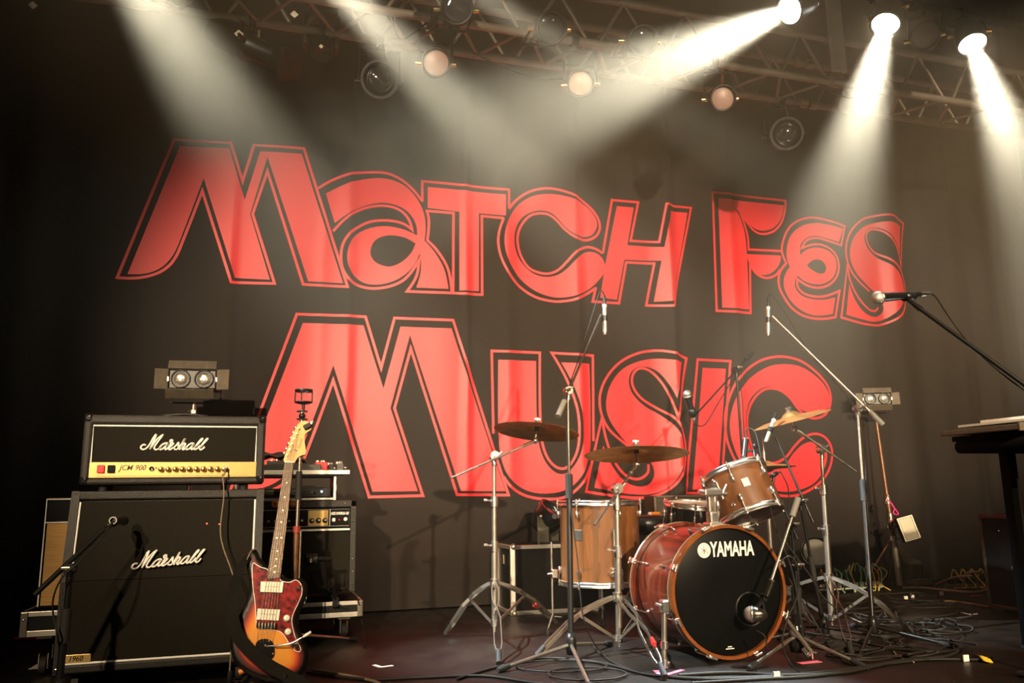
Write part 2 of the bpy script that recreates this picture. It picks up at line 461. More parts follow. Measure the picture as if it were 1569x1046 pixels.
outline(L, Z4, [['l', (105, 330), (75, 420, 1), (68, 500, 1), (88, 600, 1), (140, 708, 1), (220, 808, 1), (330, 880, 1), (440, 910, 1), (520, 912, 1), (620, 893, 1), (748, 820)],
    ['l', (142, 265), (200, 198, 1), (290, 142, 1), (400, 121, 1), (500, 136, 1), (610, 182, 1), (710, 262, 1), (762, 335, 1), (775, 400, 1), (755, 450, 1), (710, 480, 1), (660, 485, 1), (600, 465, 1),
     (530, 410, 1), (470, 342, 1), (420, 305, 1), (360, 295, 1), (300, 307, 1), (250, 350, 1), (212, 420, 1), (205, 500, 1), (232, 600, 1), (290, 680, 1), (370, 714, 1), (430, 716, 1), (490, 690, 1),
     (550, 630, 1), (610, 568, 1), (680, 535, 1), (740, 545, 1), (795, 578)]])
L = fill('letter_h', Z4, [[(895, 247), (1012, 258), (968, 520), (1212, 542), (1255, 288), (1382, 298), (1275, 918), (1148, 918), (1195, 635), (947, 620), (895, 900), (778, 888), (812, 665)]])
outline(L, Z4, [['l', (797, 575), (860, 205), (1042, 222), (990, 490), (1180, 505), (1222, 245), (1405, 265), (1276, 952), (1098, 942), (1150, 652), (960, 640), (910, 926), (725, 915), (748, 815)]])
L = fill('letter_f', Z5, [[(132, 145), (580, 188), (572, 250, 1), (545, 305, 1), (500, 345, 1), (440, 360, 1), (385, 345, 1), (330, 295, 1), (280, 235, 1), (203, 190), (258, 228, 1), (295, 300, 1), (320, 400, 1),
    (330, 515), (560, 525), (550, 580, 1), (500, 638, 1), (430, 655, 1), (380, 630, 1), (332, 540), (345, 885), (160, 876)]])
outline(L, Z5, [['l', (352, 585), (355, 910), (124, 897), (97, 106), (592, 158), (585, 240, 1), (560, 310, 1), (510, 362, 1), (440, 381, 1), (385, 363, 1), (340, 315, 1), (288, 250), (315, 320, 1), (336, 400, 1), (342, 485), (570, 495)],
    ['l', (350, 575), (375, 622, 1), (415, 660, 1), (470, 675, 1), (525, 655, 1), (556, 615)]])
L = fill('letter_e', Z5, [[(978, 345), (950, 435), (860, 405, 1), (780, 393, 1), (722, 415, 1), (692, 455, 1), (692, 522), (730, 487, 1), (800, 470, 1), (880, 490, 1), (925, 540, 1), (935, 610, 1), (910, 672, 1), (850, 710, 1),
    (780, 715, 1), (715, 692, 1), (676, 658), (655, 695, 1), (660, 745, 1), (705, 795, 1), (780, 818, 1), (850, 820, 1), (928, 803), (913, 912), (800, 925, 1), (720, 902, 1), (640, 840, 1), (590, 760, 1), (580, 690, 1),
    (598, 635, 1), (622, 600), (600, 530, 1), (607, 440, 1), (642, 370, 1), (710, 322, 1), (800, 305, 1), (880, 315, 1)],
    [(735, 590), (762, 563, 1), (800, 550, 1), (842, 562, 1), (866, 600, 1), (856, 637, 1), (820, 645, 1), (770, 622, 1)]])
outline(L, Z5, [['o', (597, 575), (568, 500, 1), (572, 440, 1), (605, 355, 1), (660, 300, 1), (750, 271, 1), (850, 280, 1), (990, 328), (964, 456), (880, 425, 1), (800, 406, 1), (735, 422, 1), (700, 475), (780, 450, 1),
    (850, 455, 1), (910, 492, 1), (945, 560, 1), (945, 640, 1), (905, 705, 1), (830, 738, 1), (750, 730, 1), (672, 682), (675, 735, 1), (720, 780, 1), (800, 800, 1), (870, 792, 1), (955, 760), (930, 935), (820, 948, 1),
    (720, 930, 1), (640, 880, 1), (580, 800, 1), (546, 720, 1), (552, 640, 1)]])
L = fill('letter_s', Z5, [[(1372, 320), (1353, 522), (1320, 440, 1), (1270, 372, 1), (1205, 334, 1), (1150, 347, 1), (1126, 400, 1), (1150, 470, 1), (1210, 530, 1), (1290, 590, 1), (1350, 660, 1), (1380, 740, 1), (1370, 830, 1),
    (1330, 900, 1), (1260, 950, 1), (1180, 965, 1), (1090, 945, 1), (1000, 920), (1020, 710), (1058, 815, 1), (1125, 905, 1), (1195, 932, 1), (1245, 910, 1), (1257, 868, 1), (1225, 790, 1), (1150, 728, 1), (1080, 655, 1),
    (1035, 570, 1), (1025, 490, 1), (1050, 405, 1), (1105, 340, 1), (1180, 306, 1), (1270, 300, 1)]])
outline(L, Z5, [['l', (1160, 762), (1090, 700, 1), (1030, 620, 1), (1000, 525, 1), (1005, 425, 1), (1050, 335, 1), (1130, 272, 1), (1230, 254, 1), (1330, 267, 1), (1400, 300), (1360, 597), (1320, 465, 1), (1255, 375, 1), (1190, 343, 1), (1147, 365, 1),
    (1145, 420, 1), (1190, 490, 1), (1280, 550, 1), (1350, 620, 1), (1390, 705, 1), (1395, 780, 1), (1385, 870, 1), (1340, 940, 1), (1240, 985, 1), (1150, 985, 1), (1060, 965, 1), (967, 938), (1006, 590), (1030, 700, 1), (1080, 800, 1), (1150, 880, 1), (1200, 892, 1), (1226, 868)]])
# lower line
L = fill('letter_m', Z6, [[(275, 112), (580, 123), (680, 440), (765, 130), (1022, 138), (1295, 955), (1070, 955), (813, 172), (715, 538), (852, 955), (625, 958), (428, 325), (290, 690, 1), (240, 805, 1), (170, 890, 1), (70, 940, 1), (-45, 945)]])
outline(L, Z6, [['o', (245, 68), (590, 80), (668, 338), (735, 87), (1030, 97), (1310, 975), (1050, 973), (817, 240), (735, 540), (878, 978), (608, 985), (427, 400), (305, 730, 1), (260, 830, 1), (185, 915, 1), (70, 965, 1), (-95, 968)]])
L = fill('letter_u', Z7, [[(97, 155), (323, 162), (330, 560, 1), (346, 680, 1), (382, 768, 1), (440, 828, 1), (500, 832, 1), (560, 765, 1), (592, 680, 1), (600, 590, 1), (588, 450, 1), (540, 305, 1), (470, 172), (637, 180), (645, 640, 1), (628, 750, 1), (588, 850, 1),
    (510, 925, 1), (400, 952, 1), (280, 938, 1), (180, 875, 1), (122, 770, 1), (99, 600, 1)]])
outline(L, Z7, [['l', (128, 850), (180, 918, 1), (270, 968, 1), (400, 986, 1), (505, 968, 1), (590, 895, 1), (645, 790)], ['l', (68, 595), (58, 102), (345, 113), (350, 560, 1), (370, 690, 1), (420, 778, 1), (490, 803, 1), (550, 735, 1), (574, 620, 1), (563, 450, 1), (500, 270, 1), (415, 115), (658, 132), (662, 640, 1)]])
L = fill('letter_s', Z7, [[(1180, 173), (1142, 390), (1100, 305, 1), (1040, 228, 1), (970, 198, 1), (905, 210, 1), (873, 270, 1), (890, 350, 1), (960, 428, 1), (1060, 490, 1), (1140, 562, 1), (1180, 650, 1), (1185, 745, 1), (1150, 860, 1), (1080, 930, 1), (990, 957, 1),
    (880, 955, 1), (780, 940, 1), (668, 918), (720, 668), (775, 790, 1), (840, 872, 1), (920, 910, 1), (990, 898, 1), (1022, 840, 1), (1000, 765, 1), (870, 660, 1), (800, 580, 1), (750, 495, 1), (737, 410, 1), (762, 308, 1), (830, 217, 1), (930, 167, 1), (1040, 152, 1)]])
outline(L, Z7, [['l', (890, 680), (830, 640, 1), (750, 565, 1), (708, 475, 1), (700, 370, 1), (740, 262, 1), (820, 172, 1), (930, 117, 1), (1040, 104, 1), (1130, 120, 1), (1210, 150), (1150, 508), (1110, 390, 1), (1055, 285, 1), (990, 220, 1), (930, 210, 1), (895, 250, 1),
    (897, 315, 1), (945, 385, 1), (1040, 448, 1), (1130, 505, 1), (1180, 585, 1), (1203, 680, 1), (1190, 795, 1), (1140, 895, 1), (1050, 958, 1), (940, 978, 1), (800, 968, 1), (615, 941), (712, 500), (740, 640, 1), (795, 775, 1), (860, 848, 1), (930, 866, 1), (983, 830, 1), (988, 780, 1)]])
L = fill('letter_i', Z8, [[(298, 207), (435, 212), (388, 930), (240, 930)]])
outline(L, Z8, [['o', (268, 157), (460, 167), (408, 950), (198, 950)]])
L = fill('letter_c', Z8, [[(1050, 440, 1), (1060, 380, 1), (1030, 310, 1), (960, 240, 1), (880, 195, 1), (780, 183, 1), (690, 200, 1), (590, 262, 1), (510, 352, 1), (467, 470, 1), (460, 580, 1), (490, 700, 1), (540, 800, 1), (610, 875, 1), (700, 925, 1), (800, 942, 1), (900, 925, 1),
    (980, 880, 1), (1030, 800, 1), (1045, 720, 1), (1020, 668, 1), (960, 645, 1), (900, 662, 1), (840, 720, 1), (790, 785, 1), (720, 812, 1), (640, 780, 1), (590, 700, 1), (558, 600, 1), (552, 500, 1), (575, 410, 1), (620, 350, 1), (680, 318, 1), (740, 325, 1), (800, 362, 1), (860, 430, 1), (920, 465, 1), (990, 470, 1)]])
outline(L, Z8, [['o', (437, 450, 1), (490, 300, 1), (560, 220, 1), (660, 157, 1), (770, 138, 1), (880, 160, 1), (980, 230, 1), (1050, 315, 1), (1068, 400, 1), (1040, 475, 1), (980, 505, 1), (920, 490, 1), (870, 445, 1), (820, 380, 1), (760, 337, 1), (690, 328, 1), (630, 362, 1), (583, 430, 1),
    (562, 510, 1), (570, 600, 1), (605, 700, 1), (660, 762, 1), (735, 770, 1), (800, 735, 1), (850, 672, 1), (910, 617, 1), (980, 597, 1), (1040, 625, 1), (1075, 700, 1), (1060, 800, 1), (1010, 880, 1), (920, 943, 1), (820, 968, 1), (700, 947, 1), (600, 890, 1), (510, 790, 1), (450, 660, 1), (432, 550, 1)]])
# ------------------------------------------------------------------ overhead rig
TRUSS = mat('truss_tube', (0.30, 0.24, 0.19), 0.5, 0.4, var=0.15, scale=10)
def truss(name, label, x0, x1, y0, z0, h=0.30, bay=0.42):
    t = thing(name, label, 'truss', ((x0 + x1) / 2, y0, z0))
    cs = [(y0, z0), (y0 + h, z0), (y0, z0 + h), (y0 + h, z0 + h)]
    for (y, z) in cs:
        part('chord', MB().cyl((x0, y, z), (x1, y, z), 0.024, n=12), TRUSS, t, True)
    n = max(1, round((x1 - x0) / bay)); b = (x1 - x0) / n
    for i in range(n):
        a, c = x0 + i * b, x0 + (i + 1) * b; mid = (a + c) / 2
        for (p, q) in (((a + .03, y0, z0), (mid, y0, z0 + h)), ((mid, y0, z0 + h), (c - .03, y0, z0)),
                       ((a + .03, y0 + h, z0), (mid, y0 + h, z0 + h)), ((mid, y0 + h, z0 + h), (c - .03, y0 + h, z0)),
                       ((a + .03, y0, z0), (mid, y0 + h, z0)), ((mid, y0 + h, z0), (c - .03, y0, z0))):
            part('brace', MB().cyl(p, q, 0.0105, n=8), TRUSS, t, True)
    for (y, z) in cs:
        for x in (x0, x1):
            part('coupler', MB().cyl((x - .03, y, z), (x + .03, y, z), 0.031, n=12), STEEL, t, True)
    return t
TY, TZ = 4.0, 3.275
truss('box_truss', 'grey aluminium box truss section left of the flat hanging post', -3.6, 3.42, TY, TZ)
truss('box_truss', 'grey aluminium box truss section right of the flat hanging post', 3.50, 8.6, TY, TZ)
hp = thing('hanging_post', 'flat pale steel post standing on the box truss joint', 'post', (3.46, TY, TZ))
part('post', MB().box((3.46, TY - 0.03, 4.36), (0.10, 0.03, 2.05), 0.004), mat('pale_post', (0.62, 0.57, 0.48), 0.5, 0.3, var=0.1), hp, True)
part('clamp', MB().cyl((3.42, TY, TZ), (3.50, TY, TZ), 0.034, n=14).box((3.46, TY - .012, TZ + .03), (.07, .03, .06), .004), STEEL, hp, True)
PY_, PZ_ = 3.45, 3.50
pipe = thing('lamp_batten', 'black steel pipe carrying the row of lit lamps', 'pipe', (2.5, PY_, PZ_))
part('pipe', MB().cyl((-3.9, PY_, PZ_), (8.9, PY_, PZ_), 0.024, n=12), BLK, pipe, True)
for x in (-2.5, 0.5, 2.4, 5.0, 7.5):
    part('drop_rod', MB().cyl((x, PY_, PZ_), (x, PY_, 5.4), 0.009, n=8), BLK, pipe, True)
LENS_ON = mat('lit_lens', (1, 1, 0.95), 0.3, emit=(1.0, 0.98, 0.86), estr=30.0)
LENS_OFF = mat('frosted_lens', (0.34, 0.20, 0.16), 0.45, var=0.10, scale=25, coat=0.3)
LENS_DARK = mat('dark_glass', (0.02, 0.02, 0.022), 0.05, coat=1.0)

def hang(t, c, d, hang_at, w):
    """U yoke, clamp and knobs between a lamp body at c (aim d) and a pipe point"""
    side = d.cross(V((0, 0, 1))).normalized()
    up = V((0, 0, 1)); top = V((c.x, hang_at.y, hang_at.z - 0.06))
    a, b = c - side * w, c + side * w
    a2, b2 = V((top.x - side.x * w, top.y - side.y * w, top.z)), V((top.x + side.x * w, top.y + side.y * w, top.z))
    part('yoke', MB().tube([a, a2, b2, b], 0.008, 6), BLK, t, True)
    for s_, p in ((-1, a), (1, b)):
        part('tilt_knob', MB().cyl(p - side * s_ * .012, p + side * s_ * .022, 0.014, n=10), BRASS if w < .1 else BLK, t, True)
    part('clamp', MB().cyl(top, top + V((0, 0, .03)), .012, n=8).cyl((hang_at.x - .02, hang_at.y, hang_at.z), (hang_at.x + .02, hang_at.y, hang_at.z), .036, n=12), BLK, t, True)
def par_lamp(name, label, lens, aim, pipe_at, on=False, r=0.075, group=None, lensmat=None):
    lens = V(lens); d = V(aim).normalized(); c = lens - d * 0.09
    t = thing(name, label, 'lamp', c, group=group)
    part('housing', MB().lathe([(0.001, -.10), (r * .72, -.10), (r * .72, -.10), (r * .95, -.06), (r * 1.12, 0.0), (r * 1.12, .095), (r * 1.12, .095), (r * 1.02, .095), (r * 1.02, .095), (r * 1.0, .075)], c, d, 28), BLK, t, True)
    part('lens', MB().lathe([(r, .078), (r * .8, .084), (r * .4, .09), (0.001, .092)], c, d, 28), lensmat or (LENS_ON if on else LENS_OFF), t, True)
    part('bezel', MB().lathe([(r * 1.12, .09), (r * 1.16, .092), (r * 1.16, .10), (r * 1.0, .10), (r * .98, .09)], c, d, 28), BLK, t, True)
    part('cooling_fins', MB().lathe([(r * .75, -.10), (r * .8, -.10), (r * .8, -.09), (r * .7, -.09), (r * .7, -.08), (r * .85, -.08), (r * .85, -.07), (r * .7, -.07)], c, d, 20, False), BLK, t, True)
    hang(t, c, d, V(pipe_at), r * 1.3)
    return t
BEAM = (0.90, 1.0, 1.0)
def lit_lamp(label, lens, aim, watt, cone, blend=1.0):
    lens = V(lens); d = V(aim).normalized()
    t = par_lamp('stage_lamp', label, lens, aim, (lens.x, PY_, PZ_), on=True, group='lit lamps on the upper pipe')
    spot('lamp_beam', lens + d * 0.03, lens + d * 2, watt, cone, blend, 0.045, BEAM)
L1, L2, L3 = SY(1210, 15, 3.40), SY(1357, 37, 3.40), SY(1490, 67, 3.40)
BW = 4800
def aimed(a, px, py, Y): return SY(px, py, Y) - a
LA, LB, LC = SY(94, -215, 3.40), SY(420, -120, 3.40), SY(650, -60, 3.40)
lit_lamp('blazing stage lamp beside the flat post, beam slanting far across the stage', L1, aimed(L1, 740, 225, 3.1), BW * 1.25, 20)
lit_lamp('blazing stage lamp whose beam drops almost straight down', L2, aimed(L2, 1280, 330, 3.1), BW * .9, 21)
lit_lamp('blazing stage lamp whose beam slants towards the black side case', L3, aimed(L3, 1590, 330, 2.9), BW * .9, 20)
lit_lamp('lit stage lamp whose beam falls on the first big red letter', LA, aimed(LA, 360, 210, 3.5), BW * .9, 25)
lit_lamp('lit stage lamp whose beam falls on the red letters a and t', LB, aimed(LB, 770, 240, 3.45), BW * .9, 18)
lit_lamp('lit stage lamp whose faint beam crosses the truss middle', LC, aimed(LC, 900, 95, 3.4), BW * .3, 13)
# unlit lamps
G = 'unlit lamps under the box truss'
for (px, py, lab) in ((668, 95, 'unlit lamp with frosted pink lens beside the round black fresnel'), (890, 127, 'unlit lamp with frosted pink lens above the red letter c'),
                      (1108, 150, 'unlit lamp with frosted lens veiled by the slanting beam')):
    p = SY(px, py, 3.92); par_lamp('wash_lamp', lab, p, (-0.35 if px > 1000 else (-p.x + .1) / 4, -1, -0.42), (p.x, TY, TZ), group=G, r=.068)
p = SY(1418, 55, 3.40); par_lamp('wash_lamp', 'unlit lamp with dull lens between two blazing lamps', p, (-0.9, -1, -0.5), (p.x, PY_, PZ_), r=.068, lensmat=mat('dull_lens', (.16, .11, .09), .4, var=.1))
for (px, py, lab) in ((845, 42, 'dark wash lamp mounted among the truss braces'), (985, 62, 'dark wash lamp mounted on the truss near the upper beam'), (700, 12, 'dark wash lamp hanging inside the truss near the pale beam')):
    p = SY(px, py, 3.74); par_lamp('wash_lamp', lab, p, (-.2, -1, -.5), (p.x, TY, TZ), lensmat=LENS_DARK, r=.075)
def fresnel(label, px, py, aim):
    lens = SY(px, py, 4.2); d = V(aim).normalized(); c = lens - d * .12
    t = thing('fresnel_spotlight', label, 'spotlight', c)
    part('housing', MB().lathe([(.001, -.16), (.07, -.16), (.07, -.16), (.09, -.12), (.09, .08), (.098, .09), (.098, .12), (.098, .12), (.084, .12), (.08, .10)], c, d, 28), BLK, t, True)
    part('lens', MB().lathe([(.082, .10), (.06, .118), (.03, .128), (.001, .13)], c, d, 28), LENS_DARK, t, True)
    part('lens_ring', MB().lathe([(.066, .105), (.073, .122), (.066, .122), (.060, .112)], c, d, 28), BLKGLOSS, t, True)
    part('colour_frame', MB().lathe([(.098, .12), (.106, .12), (.106, .135), (.092, .135), (.092, .12)], c, d, 4 * 7, False), BLK, t, True)
    part('safety_cable', MB().tube(curve3([c + V((.03, 0, .09)), V((c.x + .05, 4.28, TZ - .18)), V((c.x + .02, 4.3, TZ))], 5), .004, 6), STEEL, t, True)
    hang(t, c, d, V((c.x, TY + .3, TZ)), .115)
fresnel('round black fresnel spotlight hanging beside the pale wash lamp', 582, 122, (-.1, -1, -.35))
fresnel('round black fresnel spotlight hanging below the flat post', 1205, 205, (-.5, -1, -.4))
# profile spotlight seen from the side
pc = SY(385, 72, 4.25); pd = V((0.75, -0.45, -0.5)).normalized()
t = thing('profile_spotlight', 'long black profile spotlight pointing down beside the left beam', 'spotlight', pc)
part('housing', MB().lathe([(.001, -.26), (.075, -.26), (.075, -.26), (.085, -.2), (.085, -.02), (.085, -.02), (.062, .0), (.062, .2), (.062, .2), (.075, .2), (.075, .26), (.075, .26), (.06, .26), (.06, .24)], pc, pd, 24), BLK, t, True)
part('lens', MB().lathe([(.06, .242), (.03, .252), (.001, .255)], pc, pd, 24), LENS_DARK, t, True)
part('colour_frame', MB().box(pc + pd * .275, (.17, .17, .02), .003, rotm((0, 0, 1), pd)), BLK, t, True)
part('shutter_handle', MB().box(pc + pd * .05 + V((0, 0, .09)), (.012, .02, .05), .002), STEEL, t, True)
hang(t, pc, pd, V((pc.x, TY + .3, TZ)), .10)
# moving head hung upstage of the truss
mc = SY(492, 52, 4.35)
t = thing('moving_head_lamp', 'black boxy moving head lamp hung under the truss', 'lamp', mc + V((0, 0, .14)))
part('base', MB().box(mc + V((0, 0, .12)), (.17, .2, .09), .01), BLK, t, True)
for s_ in (-1, 1): part('yoke_arm', MB().box(mc + V((s_ * .085, 0, .0)), (.03, .11, .2), .01), BLK, t, True)
part('head', MB().lathe([(.001, -.10), (.05, -.10), (.066, -.05), (.066, .05), (.055, .10), (.055, .10), (.048, .10), (.03, .095), (.001, .09)], mc + V((0, 0, -.06)), (.1, -.5, -1), 20), BLK, t, True)
part('clamp', MB().cyl(mc + V((0, 0, .16)), V((mc.x, mc.y, TZ + .05)), .014, n=8).cyl((mc.x - .02, TY + .3, TZ), (mc.x + .02, TY + .3, TZ), .036, n=12), BLK, t, True)
# cables clipped under the truss
for i, (a, b, c_, l) in enumerate((((700, 68), (800, 115), (862, 120), 'thin black cable drooping below the truss left of the pink lens'),
                                  ((600, 20), (615, 60), (660, 30), 'thin black cable looped below the truss beside the dark lamp'),
                                  ((1240, 120), (1300, 150), (1360, 142), 'thin black cable slung under the truss right of the post'))):
    P_ = [SY(*a, 4.02), SY(*b, 4.06), SY(*c_, 4.02)]
    solo('rig_cable', MB().tube(curve3(P_, 8), .005, 6), CABLE, l, 'cable', P_[0])

TAGM = mat('cream_tag', (.55, .47, .34), .7)
for px, py, s_, Y_, l in ((451, 22, .030, 4.0, 'cream square tag tied to the truss beside the moving head lamp'), (366, 52, .034, 4.15, 'cream tag hanging at the long profile spotlight'),
                      (492, 71, .018, 4.2, 'tiny cream tag on the moving head lamp'), (50, 8, .030, 4.05, 'cream tag tied to the dark truss end by the first beam')):
    p = SY(px, py, Y_); t = thing('rig_tag', l, 'tag', p)
    part('card', MB().box(p, (s_, .002, s_), 0, Matrix.Rotation(.7, 3, 'Y')), TAGM, t, True)
    part('tie', MB().tube([p + V((0, 0, s_ * .5)), V((p.x, Y_ + .03, max(p.z + .03, min(TZ + .3, p.z + .12))))], .0015, 4), BLK, t, True)
HAZE_LOW, HAZE_HIGH = 0.034, 0.15
# ------------------------------------------------------------------ haze hanging over the upstage half
hz = bpy.data.materials.new('stage_haze'); hz.use_nodes = True
nt = hz.node_tree; nt.nodes.remove(nt.nodes['Principled BSDF'])
vs_ = nt.nodes.new('ShaderNodeVolumeScatter'); vs_.inputs['Color'].default_value = (1.0, 0.78, 0.53, 1)
vs_.inputs['Anisotropy'].default_value = 0.2
tc = nt.nodes.new('ShaderNodeTexCoord'); sx = nt.nodes.new('ShaderNodeSeparateXYZ')
nt.links.new(tc.outputs['Object'], sx.inputs[0])
def ramp(src, lo, hi, a, b_):
    mr = nt.nodes.new('ShaderNodeMapRange'); mr.interpolation_type = 'SMOOTHSTEP'
    for i_, v_ in ((1, lo), (2, hi), (3, a), (4, b_)): mr.inputs[i_].default_value = v_
    nt.links.new(sx.outputs[src], mr.inputs[0]); return mr.outputs[0]
def math_(op, a, b_):
    m_ = nt.nodes.new('ShaderNodeMath'); m_.operation = op
    nt.links.new(a, m_.inputs[0]); nt.links.new(b_, m_.inputs[1]); return m_.outputs[0]
# a thin drift in front of the curtain, thicker smoke gathered up under the rig
drift = math_('MULTIPLY', ramp('Z', 0.5, 2.0, 0.12 * HAZE_LOW, HAZE_LOW), math_('ADD', ramp('X', -1.0, 1.6, 0.08, 1.0), ramp('X', 2.6, 5.0, 0.0, 1.3)))
cloud = ramp('Z', 2.0, 3.5, 0.0, HAZE_HIGH)
dens = math_('ADD', drift, cloud)
nz = nt.nodes.new('ShaderNodeTexNoise'); nz.inputs['Scale'].default_value = 1.3; nz.inputs['Detail'].default_value = 3
nt.links.new(tc.outputs['Object'], nz.inputs['Vector'])
m2 = nt.nodes.new('ShaderNodeMapRange')
for i_, v_ in ((1, .3), (2, .7), (3, .65), (4, 1.35)): m2.inputs[i_].default_value = v_
nt.links.new(nz.outputs['Fac'], m2.inputs[0])
ml = nt.nodes.new('ShaderNodeMath'); ml.operation = 'MULTIPLY'
nt.links.new(dens, ml.inputs[0]); nt.links.new(m2.outputs[0], ml.inputs[1]); nt.links.new(ml.outputs[0], vs_.inputs['Density'])
nt.links.new(vs_.outputs[0], nt.nodes['Material Output'].inputs['Volume'])
hb = part('haze', MB().box((2.5, 3.91, 2.7), (12.9, 2.5, 5.3)), hz)
tag(hb, 'thin pale stage haze drifting under the rig before the curtain', 'haze', kind='stuff')
# ------------------------------------------------------------------ amplifier stack
# the script lettering of the two badges, drawn as pen strokes (units of an enlarged crop)
SCRIPT = [
 [(232, 338), (195, 328), (155, 348), (140, 388), (172, 420), (232, 408), (285, 350), (335, 255), (380, 165), (418, 126)],
 [(418, 128), (378, 250), (312, 420)], [(312, 420), (385, 295), (460, 195), (552, 128)],
 [(552, 128), (475, 240), (415, 335), (392, 395), (425, 424), (478, 404), (520, 355)],
 [(645, 300), (590, 300), (530, 335), (490, 390), (503, 421), (552, 406), (608, 350), (645, 300), (598, 385), (605, 421), (640, 402), (690, 332)],
 [(690, 332), (728, 262), (722, 238), (692, 240), (684, 268), (712, 298), (755, 306), (700, 360), (664, 408), (696, 421), (760, 380)],
 [(755, 392), (808, 335), (846, 284), (846, 340), (846, 395), (808, 421), (762, 404)], [(846, 400), (915, 300), (966, 204), (920, 310), (868, 426)],
 [(885, 390), (938, 312), (978, 304), (966, 350), (925, 405), (950, 424), (1005, 372)],
 [(1145, 302), (1090, 300), (1032, 340), (996, 395), (1010, 421), (1058, 406), (1110, 350), (1145, 302), (1098, 388), (1106, 421), (1140, 404)],
 [(1140, 404), (1215, 322), (1285, 240), (1308, 212), (1284, 212), (1222, 288), (1160, 388), (1170, 422), (1222, 390), (1262, 340)],
 [(1245, 404), (1315, 322), (1385, 240), (1408, 212), (1384, 212), (1322, 288), (1262, 388), (1276, 424), (1316, 408), (1354, 362)]]
def script_logo(width, r=0.0038):
    k = width / 1275.0; mb = MB()
    for st in SCRIPT:
        c = curve3([((x - 775) * k, (275 - y) * k * 1.05, 0) for x, y in st], 5)
        mb.tube(c, r, 6)
    return mb
def face_frame(mb, o, ux, uy):
    """put an XY-plane mesh on a face with axes ux (right), uy (up)"""
    ux, uy = V(ux).normalized(), V(uy).normalized(); n_ = ux.cross(uy)
    M = Matrix(((ux.x, uy.x, n_.x, o[0]), (ux.y, uy.y, n_.y, o[1]), (ux.z, uy.z, n_.z, o[2]), (0, 0, 0, 1)))
    return mb.xf(M)
def corner_caps(t, pts, s=0.034):
    for p in pts:
        part('corner_cap', MB().box(p, (s, s, s), s * .3), BLKGLOSS, t, True)
        part('corner_rivet', MB().ball(V(p) + V((s * .1, -s * .5, s * .15)), .0048, 8, 6), CHROME, t, True)

# ---- 4x12 cabinet with angled upper half
X0, X1 = -0.690, 0.032
ZB, ZM_, ZT = 0.075, 0.405, 0.742
YB, YT, YR = 3.54, 3.615, 3.93
t = cabt = thing('speaker_cabinet', 'tall black guitar speaker cabinet with white piping and script badge', 'speaker', ((X0 + X1) / 2, 3.72, 0.0))
prof = lambda d: [(YB + d, ZB), (YB + d, ZM_), (YT + d, ZT), (YR, ZT), (YR, ZB)]
def side_prism(x, w_, d=0.0, zi=0.0):
    p = prof(d)
    if zi: p = [(YB + d, ZB + zi), (YB + d, ZM_), (YT + d - .001, ZT - zi), (YR, ZT - zi), (YR, ZB + zi)]
    return MB().prism([[(y, z) for y, z in p]], (x, 0, 0), (0, 1, 0), (0, 0, 1), w_, False)
part('body', side_prism(X0 + .028, X1 - X0 - .056, 0.022, .03), TOLEX, t, True)
part('side_panel', side_prism(X0, .030), TOLEX, t, True); part('side_panel', side_prism(X1 - .030, .030), TOLEX, t, True)
part('top_rail', MB().box(((X0 + X1) / 2, (YT + YR) / 2, ZT - .017), (X1 - X0 - .02, YR - YT, .034), .006), TOLEX, t, True)
part('bottom_rail', MB().box(((X0 + X1) / 2, (YB + YR) / 2, ZB + .015), (X1 - X0 - .02, YR - YB, .03), .006), TOLEX, t, True)
gx0, gx1 = X0 + .034, X1 - .034
gl = part('lower_grille', MB().box(((gx0 + gx1) / 2, YB + .018, (ZB + .036 + ZM_) / 2), (gx1 - gx0, .012, ZM_ - ZB - .036), .002), GRILLE, t, True)
sl = (YT - YB) / (ZT - ZM_)
up_d = V((0, YT - YB, ZT - ZM_)).normalized(); zu = ZT - .042
mid = V(((gx0 + gx1) / 2, YB + .018 + sl * (zu - ZM_) / 2, (ZM_ + zu) / 2))
part('upper_grille', MB().box(mid, (gx1 - gx0, .012, (zu - ZM_) / up_d.z), .002, rotm((0, 0, 1), up_d)), GRILLE, t, True)
yz = lambda z, d=.008: YB + d + (sl * (z - ZM_) if z > ZM_ else 0)
pp = [(gx0, yz(ZB + .034), ZB + .034), (gx0, yz(ZM_), ZM_), (gx0, yz(zu), zu)]; pq = [(gx1, y, z) for _, y, z in pp]
part('piping', MB().tube(pp, .0042, 6).tube(pq, .0042, 6).cyl(pp[0], pq[0], .0048, n=6), PIPING, t, True)
lg = part('badge', face_frame(script_logo(.262), SY(259, 853, 3.553), (1, 0, .075), up_d), WHITE, t, True, 'white raised script badge')
pl_o = V((X0 + .082, YB + .006, ZB + .052))
pl = part('nameplate', MB().box(pl_o, (.085, .004, .030), .001), GOLD, t, True, 'gold nameplate')
part('nameplate_number', face_frame(text_mb('1960', .026, .0003, .0003, .95, .25), pl_o + V((-.010, -.0026, 0)), (1, 0, 0), (0, 0, 1)), BLKGLOSS, pl, True)
corner_caps(t, [(X0 + .014, YT + .016, ZT - .013), (X1 - .014, YT + .016, ZT - .013), (X0 + .014, YB + .016, ZB + .013), (X1 - .014, YB + .016, ZB + .013)])
for x in (X0 + .07, X1 - .07):
    for y in (YB + .06, YR - .06):
        part('castor', MB().cyl((x - .012, y, .030), (x + .012, y, .030), .030, n=16).box((x, y, .066), (.05, .05, .012), .002), RUBBER, t, True)
# red reflections on the grille, drawn as tiny glowing dots; no lamps there
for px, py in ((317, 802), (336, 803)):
    part('reflection_dot', MB().ball(SY(px, py, 3.598), .0035, 8, 6), mat('red_reflection', (.8, .05, .03), .4, emit=(1, .12, .05), estr=3), t, True)

